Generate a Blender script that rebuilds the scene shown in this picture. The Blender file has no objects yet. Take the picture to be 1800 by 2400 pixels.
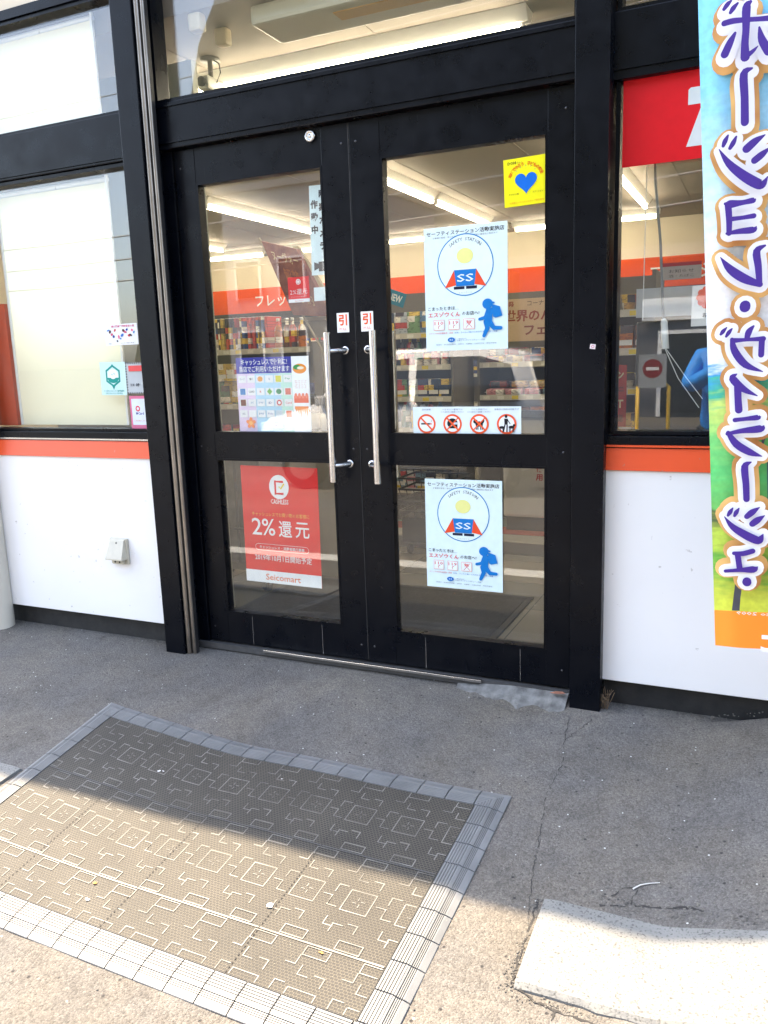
import bpy, bmesh, math, random
from mathutils import Vector, Matrix
random.seed(7)
S = bpy.context.scene
COL = S.collection
R = math.radians

# ------------------------------------------------------------------ camera
CAMPOS = Vector((1.44187, -2.88140, 1.24885))
yaw, pitch, roll, FPX = 0.437622, 0.189069, -0.0348433, 1909.75
cam_d = bpy.data.cameras.new('camera'); cam = bpy.data.objects.new('camera', cam_d); COL.objects.link(cam)
fw = Vector((-math.sin(yaw)*math.cos(pitch), math.cos(yaw)*math.cos(pitch), -math.sin(pitch)))
rt = Vector((math.cos(yaw), math.sin(yaw), 0)); up = rt.cross(fw)
r2 = rt*math.cos(roll) + up*math.sin(roll); u2 = -rt*math.sin(roll) + up*math.cos(roll)
M = Matrix((r2, u2, -fw)).transposed().to_4x4(); M.translation = CAMPOS
cam.matrix_world = M
cam_d.sensor_fit = 'VERTICAL'; cam_d.sensor_height = 24; cam_d.lens = FPX/2400*24
cam_d.clip_start = 0.02; cam_d.clip_end = 1500
S.camera = cam
# ------------------------------------------------------------------ light
SUN = Vector((-0.55, 0.30, 1.0)).normalized()
w = bpy.data.worlds.new('World'); S.world = w; w.use_nodes = True
nt = w.node_tree; bg = nt.nodes['Background']
sky = nt.nodes.new('ShaderNodeTexSky'); sky.sky_type = 'NISHITA'; sky.sun_disc = False
sky.sun_elevation = math.asin(SUN.z); sky.sun_rotation = math.atan2(SUN.x, SUN.y)
sky.air_density = 1.0; sky.dust_density = 2.0; sky.ozone_density = 1.0
hsv = nt.nodes.new('ShaderNodeHueSaturation'); hsv.inputs['Saturation'].default_value = .72; hsv.inputs['Value'].default_value = 1.1
nt.links.new(sky.outputs[0], hsv.inputs['Color']); nt.links.new(hsv.outputs[0], bg.inputs[0]); bg.inputs[1].default_value = 0.15
sd = bpy.data.lights.new('sun', 'SUN'); sd.energy = 3.2; sd.angle = R(0.6); sd.color = (1.0, 0.80, 0.55)
so = bpy.data.objects.new('sun', sd); COL.objects.link(so)
so.rotation_euler = SUN.to_track_quat('Z', 'Y').to_euler(); so.location = (0, 0, 20)
S.view_settings.view_transform = 'Standard'; S.view_settings.look = 'None'
S.view_settings.exposure = 2.80; S.view_settings.gamma = 1

# ------------------------------------------------------------------ materials
def lin(c): return tuple(((x/255)/12.92 if x/255 <= .04045 else ((x/255+.055)/1.055)**2.4) for x in c)
MATS = {}
def mat(name, col, rough=.5, metal=0, var=.0, vscale=8, bump=0, bscale=60, col2=None, spec=.5, alpha=None, coat=0, detail=6):
    if name in MATS: return MATS[name]
    m = bpy.data.materials.new(name); m.use_nodes = True; n = m.node_tree; L = n.links
    b = n.nodes['Principled BSDF']; c4 = (*col, 1)
    b.inputs['Base Color'].default_value = c4; b.inputs['Roughness'].default_value = rough
    b.inputs['Metallic'].default_value = metal; b.inputs['Specular IOR Level'].default_value = spec
    if coat: b.inputs['Coat Weight'].default_value = coat
    tc = n.nodes.new('ShaderNodeTexCoord')
    if var or col2:
        t = n.nodes.new('ShaderNodeTexNoise'); t.inputs['Scale'].default_value = vscale; t.inputs['Detail'].default_value = detail
        L.new(tc.outputs['Object'], t.inputs['Vector'])
        r = n.nodes.new('ShaderNodeValToRGB'); L.new(t.outputs['Fac'], r.inputs[0])
        r.color_ramp.elements[0].position = .3; r.color_ramp.elements[1].position = .72
        k = 1-var; r.color_ramp.elements[0].color = (*(x*k for x in col), 1) if not col2 else c4
        r.color_ramp.elements[1].color = (*(min(1, x*(1+var*.5)) for x in col), 1) if not col2 else (*col2, 1)
        L.new(r.outputs[0], b.inputs['Base Color'])
    if bump:
        t2 = n.nodes.new('ShaderNodeTexNoise'); t2.inputs['Scale'].default_value = bscale; t2.inputs['Detail'].default_value = 4
        L.new(tc.outputs['Object'], t2.inputs['Vector'])
        bp = n.nodes.new('ShaderNodeBump'); bp.inputs['Strength'].default_value = bump; bp.inputs['Distance'].default_value = .003
        L.new(t2.outputs['Fac'], bp.inputs['Height']); L.new(bp.outputs[0], b.inputs['Normal'])
    MATS[name] = m; return m
def emit(name, col, s):
    if name in MATS: return MATS[name]
    m = bpy.data.materials.new(name); m.use_nodes = True; b = m.node_tree.nodes['Principled BSDF']
    b.inputs['Base Color'].default_value = (.8, .8, .8, 1)
    b.inputs['Emission Color'].default_value = (*col, 1); b.inputs['Emission Strength'].default_value = s
    MATS[name] = m; return m
PM = {}
def pm(c, rough=.42):
    """printed ink of an sRGB colour"""
    k = (tuple(c), rough)
    if k not in PM:
        l = tuple(min(.80, x*.86) for x in lin(c)); m = mat('printed_ink_%d_%d_%d' % tuple(c), l, rough, var=.05, vscale=30, spec=.22)
        PM[k] = m
    return PM[k]

def painted_black():
    m = bpy.data.materials.new('black_painted_aluminium'); m.use_nodes = True; n = m.node_tree; L = n.links
    b = n.nodes['Principled BSDF']; tc = n.nodes.new('ShaderNodeTexCoord')
    def noise(scale, det=6, stretch=None, rough=.6):
        t = n.nodes.new('ShaderNodeTexNoise'); t.inputs['Scale'].default_value = scale; t.inputs['Detail'].default_value = det; t.inputs['Roughness'].default_value = rough
        if stretch:
            mp = n.nodes.new('ShaderNodeMapping'); mp.inputs['Scale'].default_value = stretch[0]; mp.inputs['Rotation'].default_value = stretch[1]
            L.new(tc.outputs['Object'], mp.inputs['Vector']); L.new(mp.outputs[0], t.inputs['Vector'])
        else: L.new(tc.outputs['Object'], t.inputs['Vector'])
        return t
    def ramp(t, a, bb, c0=0, c1=1):
        r = n.nodes.new('ShaderNodeMapRange'); r.inputs[1].default_value = a; r.inputs[2].default_value = bb; r.inputs[3].default_value = c0; r.inputs[4].default_value = c1
        L.new(t.outputs[0], r.inputs[0]); return r
    dust = ramp(noise(7), .5, .85, 0, .03)
    scr = ramp(noise(6, 3, ((60, 60, 1.6), (.0, .16, 0))), .68, .76, 0, .16)
    spk = ramp(noise(160, 2), .76, .80, 0, .3)
    a1 = n.nodes.new('ShaderNodeMath'); a1.operation = 'ADD'; L.new(dust.outputs[0], a1.inputs[0]); L.new(scr.outputs[0], a1.inputs[1])
    a2 = n.nodes.new('ShaderNodeMath'); a2.operation = 'ADD'; L.new(a1.outputs[0], a2.inputs[0]); L.new(spk.outputs[0], a2.inputs[1])
    mx = n.nodes.new('ShaderNodeMixRGB'); mx.inputs[1].default_value = (.0014, .0022, .0045, 1); mx.inputs[2].default_value = (.12, .125, .13, 1)
    L.new(a2.outputs[0], mx.inputs[0]); L.new(mx.outputs[0], b.inputs['Base Color'])
    rr = ramp(noise(11), .35, .7, .24, .42); L.new(rr.outputs[0], b.inputs['Roughness'])
    b.inputs['Specular IOR Level'].default_value = .15
    bp = n.nodes.new('ShaderNodeBump'); bp.inputs['Strength'].default_value = .12; bp.inputs['Distance'].default_value = .002
    L.new(noise(4, 2).outputs[0], bp.inputs['Height']); L.new(bp.outputs[0], b.inputs['Normal'])
    return m
BLACK = painted_black()

def glass_mat():
    m = bpy.data.materials.new('window_glass'); m.use_nodes = True; n = m.node_tree; L = n.links
    for x in list(n.nodes):
        if x.type != 'OUTPUT_MATERIAL': n.nodes.remove(x)
    out = [x for x in n.nodes if x.type == 'OUTPUT_MATERIAL'][0]
    tr = n.nodes.new('ShaderNodeBsdfTransparent'); tr.inputs[0].default_value = (.95, .965, .955, 1)
    gl = n.nodes.new('ShaderNodeBsdfGlossy'); gl.inputs['Roughness'].default_value = 0.0; gl.inputs[0].default_value = (1, 1, 1, 1)
    lw = n.nodes.new('ShaderNodeLayerWeight'); lw.inputs[0].default_value = .5
    p = n.nodes.new('ShaderNodeMath'); p.operation = 'POWER'; p.inputs[1].default_value = 5; L.new(lw.outputs['Facing'], p.inputs[0])
    ma = n.nodes.new('ShaderNodeMath'); ma.operation = 'MULTIPLY_ADD'; ma.inputs[1].default_value = .95; ma.inputs[2].default_value = .055; L.new(p.outputs[0], ma.inputs[0])
    tc = n.nodes.new('ShaderNodeTexCoord'); tn = n.nodes.new('ShaderNodeTexNoise'); tn.inputs['Scale'].default_value = 1.1; tn.inputs['Detail'].default_value = 1
    L.new(tc.outputs['Object'], tn.inputs['Vector']); bp = n.nodes.new('ShaderNodeBump'); bp.inputs['Strength'].default_value = .012; bp.inputs['Distance'].default_value = .02
    L.new(tn.outputs[0], bp.inputs['Height']); L.new(bp.outputs[0], gl.inputs['Normal'])
    mx = n.nodes.new('ShaderNodeMixShader'); L.new(ma.outputs[0], mx.inputs[0]); L.new(tr.outputs[0], mx.inputs[1]); L.new(gl.outputs[0], mx.inputs[2])
    # thin film of dust
    df = n.nodes.new('ShaderNodeBsdfDiffuse'); df.inputs[0].default_value = (.6, .6, .6, 1)
    t3 = n.nodes.new('ShaderNodeTexNoise'); t3.inputs['Scale'].default_value = 5; t3.inputs['Detail'].default_value = 8; L.new(tc.outputs['Object'], t3.inputs['Vector'])
    mr = n.nodes.new('ShaderNodeMapRange'); mr.inputs[1].default_value = .3; mr.inputs[2].default_value = .8; mr.inputs[3].default_value = .002; mr.inputs[4].default_value = .02
    L.new(t3.outputs[0], mr.inputs[0]); mx2 = n.nodes.new('ShaderNodeMixShader'); L.new(mr.outputs[0], mx2.inputs[0]); L.new(mx.outputs[0], mx2.inputs[1]); L.new(df.outputs[0], mx2.inputs[2])
    L.new(mx2.outputs[0], out.inputs[0]); return m
GLASS = glass_mat()

def asphalt_mat():
    m = bpy.data.materials.new('worn_asphalt'); m.use_nodes = True; n = m.node_tree; L = n.links
    b = n.nodes['Principled BSDF']; tc = n.nodes.new('ShaderNodeTexCoord'); V = tc.outputs['Object']
    def noise(s, d=6, r=.6):
        t = n.nodes.new('ShaderNodeTexNoise'); t.inputs['Scale'].default_value = s; t.inputs['Detail'].default_value = d; t.inputs['Roughness'].default_value = r; L.new(V, t.inputs['Vector']); return t
    def vor(s):
        t = n.nodes.new('ShaderNodeTexVoronoi'); t.inputs['Scale'].default_value = s; L.new(V, t.inputs['Vector']); return t
    def mr(src, a, bb, c, d):
        r = n.nodes.new('ShaderNodeMapRange'); r.inputs[1].default_value = a; r.inputs[2].default_value = bb; r.inputs[3].default_value = c; r.inputs[4].default_value = d; L.new(src, r.inputs[0]); return r.outputs[0]
    def mul(a, c):
        q = n.nodes.new('ShaderNodeMath'); q.operation = 'MULTIPLY'; L.new(a, q.inputs[0]); L.new(c, q.inputs[1]); return q.outputs[0]
    big = mul(mr(noise(1.6, 3).outputs[0], .3, .7, .80, 1.18), mr(noise(5.5, 4).outputs[0], .58, .72, 1, .80))
    mid = mr(noise(14, 5).outputs[0], .3, .7, .88, 1.1)
    fine = mr(noise(260, 3, .8).outputs[0], .25, .75, .55, 1.5)
    v = vor(170); cell = mr(v.outputs['Color'], 0, 1, .7, 1.35)
    f = mul(mul(big, mid), mul(fine, cell))
    # white chips
    v2 = vor(95); sep = n.nodes.new('ShaderNodeSeparateColor'); L.new(v2.outputs['Color'], sep.inputs[0])
    chip = mr(sep.outputs[0], .990, .993, 0, 1); near = mr(v2.outputs['Distance'], .25, .3, 1, 0); ch = mul(chip, near)
    # dark pits
    v3 = vor(42); sep3 = n.nodes.new('ShaderNodeSeparateColor'); L.new(v3.outputs['Color'], sep3.inputs[0])
    pit = mul(mr(sep3.outputs[1], .88, .9, 0, 1), mr(v3.outputs['Distance'], .12, .22, 1, 0))
    tone = n.nodes.new('ShaderNodeMixRGB'); tone.blend_type = 'MIX'; tone.inputs[1].default_value = (.094, .089, .083, 1); tone.inputs[2].default_value = (.110, .099, .083, 1)
    L.new(mr(noise(2.2, 4).outputs[0], .4, .65, 0, 1), tone.inputs[0])
    sc = n.nodes.new('ShaderNodeVectorMath'); sc.operation = 'SCALE'; L.new(tone.outputs[0], sc.inputs[0]); L.new(f, sc.inputs['Scale'])
    m1 = n.nodes.new('ShaderNodeMixRGB'); m1.inputs[2].default_value = (.45, .45, .43, 1); L.new(sc.outputs[0], m1.inputs[1]); L.new(ch, m1.inputs[0])
    m2 = n.nodes.new('ShaderNodeMixRGB'); m2.inputs[2].default_value = (.03, .028, .027, 1); L.new(m1.outputs[0], m2.inputs[1]); L.new(pit, m2.inputs[0])
    L.new(m2.outputs[0], b.inputs['Base Color']); b.inputs['Roughness'].default_value = .85; b.inputs['Specular IOR Level'].default_value = .3
    h1 = mr(noise(120, 5, .7).outputs[0], 0, 1, 0, 1); h2 = mr(v.outputs['Distance'], 0, .6, 1, 0)
    ad = n.nodes.new('ShaderNodeMath'); ad.operation = 'ADD'; L.new(h1, ad.inputs[0]); L.new(h2, ad.inputs[1])
    ad2 = n.nodes.new('ShaderNodeMath'); ad2.operation = 'SUBTRACT'; L.new(ad.outputs[0], ad2.inputs[0]); L.new(pit, ad2.inputs[1])
    bp = n.nodes.new('ShaderNodeBump'); bp.inputs['Strength'].default_value = .55; bp.inputs['Distance'].default_value = .004
    L.new(ad2.outputs[0], bp.inputs['Height']); L.new(bp.outputs[0], b.inputs['Normal'])
    return m
ASPHALT = asphalt_mat()
WHITE = mat('white_coated_panel', (.80, .80, .80), .32, var=.03, vscale=2, bump=.05, bscale=3)
def splash(m):   # grey splashes and specks of dirt near random places
    n = m.node_tree; L = n.links; b = n.nodes['Principled BSDF']; src = b.inputs['Base Color'].links[0].from_socket
    tc = n.nodes.new('ShaderNodeTexCoord'); t = n.nodes.new('ShaderNodeTexNoise'); t.inputs['Scale'].default_value = 38; t.inputs['Detail'].default_value = 3
    L.new(tc.outputs['Object'], t.inputs['Vector'])
    r = n.nodes.new('ShaderNodeMapRange'); r.inputs[1].default_value = .70; r.inputs[2].default_value = .75; r.inputs[3].default_value = 0; r.inputs[4].default_value = .55; L.new(t.outputs[0], r.inputs[0])
    mx = n.nodes.new('ShaderNodeMixRGB'); mx.inputs[2].default_value = (.3, .28, .26, 1); L.new(src, mx.inputs[1]); L.new(r.outputs[0], mx.inputs[0]); L.new(mx.outputs[0], b.inputs['Base Color'])
splash(WHITE)
ORANGE = mat('orange_painted_band', (.72, .075, .012), .4, var=.06, vscale=6); splash(ORANGE)
STEEL = mat('brushed_stainless', (.62, .61, .60), .22, 1, var=.1, vscale=40)
DARK = mat('dark_rubber', (.012, .012, .013), .6, var=.2, vscale=30)
CREAM = mat('cream_wall', (.66, .58, .44), .6, var=.03, vscale=2)
CEIL = mat('ceiling_board', (.235, .195, .155), .75, var=.06, vscale=1.5, bump=.2, bscale=120)
CONC = mat('pale_concrete', (.30, .31, .30), .85, var=.25, vscale=9, bump=.5, bscale=90)
LIP = mat('pale_shelf_metal', (.55, .52, .46), .45, var=.05)

# ------------------------------------------------------------------ mesh builder
class MB:
    def __init__(s): s.v = []; s.f = []; s.mi = []; s.mats = []; s.smooth = []
    def m(s, mt):
        if mt not in s.mats: s.mats.append(mt)
        return s.mats.index(mt)
    def add(s, vs, fs, mt, sm=False):
        o = len(s.v); s.v += [tuple(x) for x in vs]; i = s.m(mt)
        for f in fs: s.f.append([o+a for a in f]); s.mi.append(i); s.smooth.append(sm)
        return s
    def box(s, x0, x1, y0, y1, z0, z1, mt, b=0):
        if b:
            bm = bmesh.new(); bmesh.ops.create_cube(bm, size=1)
            for v in bm.verts: v.co = Vector(((x0+x1)/2+v.co.x*(x1-x0), (y0+y1)/2+v.co.y*(y1-y0), (z0+z1)/2+v.co.z*(z1-z0)))
            bmesh.ops.bevel(bm, geom=list(bm.edges), offset=b, segments=2, affect='EDGES', profile=.6)
            s.bm(bm, mt); return s
        vs = [(x0, y0, z0), (x1, y0, z0), (x1, y1, z0), (x0, y1, z0), (x0, y0, z1), (x1, y0, z1), (x1, y1, z1), (x0, y1, z1)]
        return s.add(vs, [(0, 3, 2, 1), (4, 5, 6, 7), (0, 1, 5, 4), (1, 2, 6, 5), (2, 3, 7, 6), (3, 0, 4, 7)], mt)
    def bm(s, bm, mt, sm=False):
        bm.verts.index_update(); s.add([v.co[:] for v in bm.verts], [[v.index for v in f.verts] for f in bm.faces], mt, sm); bm.free()
    def tube(s, pts, r, mt, n=12, cap=True):
        pts = [Vector(p) for p in pts]; rs = r if isinstance(r, (list, tuple)) else [r]*len(pts); vs = []; fs = []
        ref = Vector((0, 0, 1))
        for i, p in enumerate(pts):
            d = (pts[min(i+1, len(pts)-1)]-pts[max(i-1, 0)]).normalized()
            a = d.cross(ref if abs(d.z) < .95 else Vector((1, 0, 0))).normalized(); c = d.cross(a)
            for k in range(n):
                t = 2*math.pi*k/n; vs.append(p+(a*math.cos(t)+c*math.sin(t))*rs[i])
        for i in range(len(pts)-1):
            for k in range(n): fs.append((i*n+k, i*n+(k+1) % n, (i+1)*n+(k+1) % n, (i+1)*n+k))
        s.add(vs, fs, mt, True)
        if cap:
            o = [vs[k] for k in range(n)]; s.add(o, [list(range(n))[::-1]], mt)
            o = [vs[-n+k] for k in range(n)]; s.add(o, [list(range(n))], mt)
        return s
    def lathe(s, prof, c, mt, n=16, axis='z'):
        vs = []; fs = []
        for r, h in prof:
            for k in range(n):
                t = 2*math.pi*k/n
                p = (r*math.cos(t), r*math.sin(t), h) if axis == 'z' else (r*math.cos(t), -h, r*math.sin(t))
                vs.append((c[0]+p[0], c[1]+p[1], c[2]+p[2]))
        for i in range(len(prof)-1):
            for k in range(n): fs.append((i*n+k, i*n+(k+1) % n, (i+1)*n+(k+1) % n, (i+1)*n+k))
        fs.append(list(range(n))[::-1]); fs.append([len(prof)*n-n+k for k in range(n)])
        return s.add(vs, fs, mt, True)
    def prism(s, poly, y0, y1, mt):
        """poly in x,z extruded in y"""
        n = len(poly); vs = [(x, y0, z) for x, z in poly]+[(x, y1, z) for x, z in poly]
        fs = [list(range(n)), [n+k for k in range(n)][::-1]]+[((k+1) % n, k, n+k, n+(k+1) % n) for k in range(n)]
        return s.add(vs, fs, mt)
    def warp(s, fn): s.v = [tuple(fn(Vector(p))) for p in s.v]; return s
    def build(s, name, parent=None, loc=None, rot=None, fixn=False):
        me = bpy.data.meshes.new(name); me.from_pydata(s.v, [], s.f)
        for mt in s.mats: me.materials.append(mt)
        me.polygons.foreach_set('material_index', s.mi); me.polygons.foreach_set('use_smooth', s.smooth)
        me.validate(); me.update()
        if fixn:
            bm = bmesh.new(); bm.from_mesh(me); bmesh.ops.recalc_face_normals(bm, faces=bm.faces); bm.to_mesh(me); bm.free()
        o = bpy.data.objects.new(name, me); COL.objects.link(o)
        if parent: o.parent = parent
        if loc: o.location = loc
        if rot: o.rotation_euler = rot
        return o
def empty(name, loc=(0, 0, 0), rot=None):
    o = bpy.data.objects.new(name, None); COL.objects.link(o); o.location = loc; o.empty_display_size = .1
    if rot: o.rotation_euler = rot
    return o
def tag(o, label, cat, group=None):
    o['label'] = label; o['category'] = cat
    if group: o['group'] = group
    return o
def struct(o, kind='structure', label=None, cat=None):
    o['kind'] = kind
    if label: o['label'] = label
    if cat: o['category'] = cat
    return o
def copy_tree(o, parent=None):
    c = o.copy(); COL.objects.link(c); c.parent = parent
    for ch in list(o.children): copy_tree(ch, c)
    return c

# ------------------------------------------------------------------ lettering
TC = {}
def glyphs(body, weight=0.0, res=2):
    k = (body, weight, res)
    if k in TC: return TC[k]
    c = bpy.data.curves.new('lettering', 'FONT'); c.body = body; c.resolution_u = res; c.offset = weight; c.fill_mode = 'FRONT'
    o = bpy.data.objects.new('lettering', c); COL.objects.link(o)
    dg = bpy.context.evaluated_depsgraph_get(); dg.update(); e = o.evaluated_get(dg); me = e.to_mesh()
    vs = [(v.co.x, v.co.y) for v in me.vertices]; fs = [list(p.vertices) for p in me.polygons]
    e.to_mesh_clear(); bpy.data.objects.remove(o); bpy.data.curves.remove(c)
    if vs:
        x0 = min(v[0] for v in vs); x1 = max(v[0] for v in vs); y0 = min(v[1] for v in vs); y1 = max(v[1] for v in vs)
        vs = [((x-x0)/(x1-x0 or 1), (y-y0)/(y1-y0 or 1)) for x, y in vs]; asp = (x1-x0)/((y1-y0) or 1)
    else: asp = 1
    TC[k] = (vs, fs, asp); return TC[k]

class Print:
    """flat printed thing; u to the right, v up, faces -y; every mark sits a hair in front of the last"""
    def __init__(s, w, h, paper, t=.0012, border=None, step=.00005):
        s.w, s.h = w, h; s.mb = MB(); s.l = -.0005; s.step = step; s.mir = 1
        
        n = 8; vs = [(-w/2+w*i/n, y, -h/2+h*j/n) for y in (0, t) for j in range(n+1) for i in range(n+1)]; q = (n+1)**2; fs = []
        for j in range(n):
            for i in range(n): a = j*(n+1)+i; fs += [(a, a+1, a+n+2, a+n+1), (q+a, q+a+n+1, q+a+n+2, q+a+1)]
        rim = [i for i in range(n)]+[n+j*(n+1) for j in range(n)]+[n*(n+1)+n-i for i in range(n)]+[(n-j)*(n+1) for j in range(n)]
        for a, b in zip(rim, rim[1:]+rim[:1]): fs.append((b, a, q+a, q+b))
        s.mb.add(vs, fs, paper)
    def nx(s): s.l -= s.step; return s.l
    def poly(s, pts, c):
        y = s.nx(); m = c if isinstance(c, bpy.types.Material) else pm(c)
        s.mb.add([(u*s.mir, y, v) for u, v in pts], [list(range(len(pts)))], m)
    def rect(s, u0, u1, v0, v1, c): s.poly([(u0, v0), (u1, v0), (u1, v1), (u0, v1)], c)
    def ell(s, u, v, a, b, c, n=28, rot=0, a0=0, a1=360):
        cr, sr = math.cos(rot), math.sin(rot); P = []
        full = a1-a0 >= 360
        for k in range(n if full else n+1):
            t = R(a0+(a1-a0)*k/n); x, y = a*math.cos(t), b*math.sin(t); P.append((u+x*cr-y*sr, v+x*sr+y*cr))
        s.poly(P, c)
    def ring(s, u, v, r, t, c, n=40, a0=0, a1=360, asp=1):
        y = s.nx(); vs = []; fs = []
        for k in range(n+1):
            an = R(a0+(a1-a0)*k/n)
            for q in (r, r-t): vs.append(((u+q*math.cos(an))*s.mir, y, v+q*asp*math.sin(an)))
        for k in range(n): fs.append((2*k, 2*k+2, 2*k+3, 2*k+1))
        s.mb.add(vs, fs, c if isinstance(c, bpy.types.Material) else pm(c))
    def line(s, pts, w, c, round_=False):
        """thick polyline; w may be a list"""
        y = s.nx(); P = [Vector((a, b, 0)) for a, b in pts]; ws = w if isinstance(w, (list, tuple)) else [w]*len(P); vs = []; fs = []
        for i, p in enumerate(P):
            d = (P[min(i+1, len(P)-1)]-P[max(i-1, 0)]).normalized(); nn = Vector((-d.y, d.x, 0))
            for q in (1, -1): t = p+nn*q*ws[i]/2; vs.append((t.x*s.mir, y, t.y))
        for i in range(len(P)-1): fs.append((2*i, 2*i+2, 2*i+3, 2*i+1))
        m = c if isinstance(c, bpy.types.Material) else pm(c)
        s.mb.add(vs, fs, m)
        if round_:
            for i in (range(len(P)) if round_ == 'all' else (0, -1)): s.ell(P[i].x, P[i].y, ws[i]/2, ws[i]/2, m, 14)
    def text(s, body, u, v, c, h=None, w=None, weight=0, anchor='c', rot=0, res=1):
        vs, fs, asp = glyphs(body, weight, res)
        if not vs: return
        if w is None: w = h*asp
        if h is None: h = w/asp
        a = {'c': .5, 'l': 0, 'r': 1}[anchor]; cr, sr = math.cos(rot), math.sin(rot); y = s.nx(); P = []
        for x, z in vs:
            x = (x-a)*w; z = (z-.5)*h; P.append(((u+x*cr-z*sr)*s.mir, y, v+x*sr+z*cr))
        s.mb.add(P, fs, c if isinstance(c, bpy.types.Material) else pm(c))
    def vtext(s, body, u, v, pitch, h, c, weight=0):
        for i, ch in enumerate(body):
            if ch == 'ー': s.rect(u-h*.05, u+h*.05, v-i*pitch-h*.42, v-i*pitch+h*.42, c)
            else: s.text(ch, u, v-i*pitch, c, h=h*(.92 if ch not in '・' else .2), weight=weight)
    def arc_text(s, body, u, v, r, a_mid, span, h, c, weight=0):
        n = len(body)
        for i, ch in enumerate(body):
            if ch == ' ': continue
            a = R(a_mid+span/2-span*i/(n-1)); s.text(ch, u+r*math.cos(a), v+r*math.sin(a), c, h=h, weight=weight, rot=a-math.pi/2)
    def done(s, name, loc, rot=None, warp=None, parent=None):
        if warp: s.mb.warp(warp)
        return s.mb.build(name, parent, loc, rot)

# ================================================================== SETTING
def gz(x, y):
    if y > 0: return -.035
    g = -.035+.08*y if y > -2.2 else -.211
    if x > 1.29 and y < 0: g += .25*min(.32, max(0, x-1.29))*min(1, max(0, (y+2.2)/.8))
    return g
def ground():
    xs = [-400, -150, -60, -25, -12, -6]+[-4+i*.1 for i in range(0, 81)]+[6, 12, 25, 60, 150, 400]
    ys = [-400, -150, -60, -25, -12, -7, -5, -4, -3.2]+[-2.9+i*.05 for i in range(0, 65)]+[.6, 1, 8, 20, 60, 400]
    mb = MB(); rnd = random.Random(3)
    vs = [(x, y, gz(x, y)+(rnd.uniform(-.0015, .0015) if -3 < y < 0 and -4 < x < 4 else 0)) for y in ys for x in xs]
    n = len(xs); fs = [(j*n+i, j*n+i+1, (j+1)*n+i+1, (j+1)*n+i) for j in range(len(ys)-1) for i in range(n-1)]
    mb.add(vs, fs, ASPHALT, True)
    struct(mb.build('ground'))
ground()
def kerb():
    m = bpy.data.materials.new('kerb_concrete'); m.use_nodes = True; n = m.node_tree; L = n.links; b = n.nodes['Principled BSDF']
    tc = n.nodes.new('ShaderNodeTexCoord'); t = n.nodes.new('ShaderNodeTexNoise'); t.inputs['Scale'].default_value = 170; t.inputs['Detail'].default_value = 3; L.new(tc.outputs['Object'], t.inputs['Vector'])
    t2 = n.nodes.new('ShaderNodeTexNoise'); t2.inputs['Scale'].default_value = 7; t2.inputs['Detail'].default_value = 6; L.new(tc.outputs['Object'], t2.inputs['Vector'])
    r = n.nodes.new('ShaderNodeValToRGB'); r.color_ramp.elements[0].position = .3; r.color_ramp.elements[0].color = (.06, .06, .056, 1); r.color_ramp.elements[1].position = .48; r.color_ramp.elements[1].color = (.165, .165, .155, 1); L.new(t.outputs[0], r.inputs[0])
    r2 = n.nodes.new('ShaderNodeMapRange'); r2.inputs[1].default_value = .3; r2.inputs[2].default_value = .7; r2.inputs[3].default_value = .8; r2.inputs[4].default_value = 1.15; L.new(t2.outputs[0], r2.inputs[0])
    sc = n.nodes.new('ShaderNodeVectorMath'); sc.operation = 'SCALE'; L.new(r.outputs[0], sc.inputs[0]); L.new(r2.outputs[0], sc.inputs['Scale']); L.new(sc.outputs[0], b.inputs['Base Color'])
    bp = n.nodes.new('ShaderNodeBump'); bp.inputs['Strength'].default_value = .35; bp.inputs['Distance'].default_value = .003; L.new(t.outputs[0], bp.inputs['Height']); L.new(bp.outputs[0], b.inputs['Normal'])
    b.inputs['Roughness'].default_value = .85
    rnd = random.Random(5)
    def piece(x0, x1, lab):
        mb = MB(); N = int((x1-x0)/.03); vs = []; fs = []
        for i in range(N+1):
            x = x0+(x1-x0)*i/N; e = .004 if i in (0, N) else 0
            yb = -1.053; yf = -1.345
            hz = gz(x, -1.06)+.013-e; hf = gz(x, -1.34)+.014-e
            j = rnd.uniform(-.0035, .0035)
            for (y, z) in ((yb, hz-.12), (yb+j*.6, hz-.008), (yb-.008, hz), (-1.2, (hz+hf)/2), (yf+.012, hf), (yf+j, hf-.01), (yf, hf-.12)): vs.append((x, y, z))
        for i in range(N):
            for k in range(6): fs.append((i*7+k, i*7+k+1, i*7+7+k+1, i*7+7+k))
        fs.append([0, 1, 2, 3, 4, 5, 6]); fs.append([N*7+k for k in range(7)][::-1])
        mb.add(vs, fs, m); o = mb.build('kerb', fixn=True); struct(o, label=lab)
    piece(1.0, 6.0, 'pale speckled concrete kerb beside the right end of the entrance ramp')
    piece(-6.0, -.835, 'pale concrete kerb left of the entrance mat')
kerb()
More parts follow.
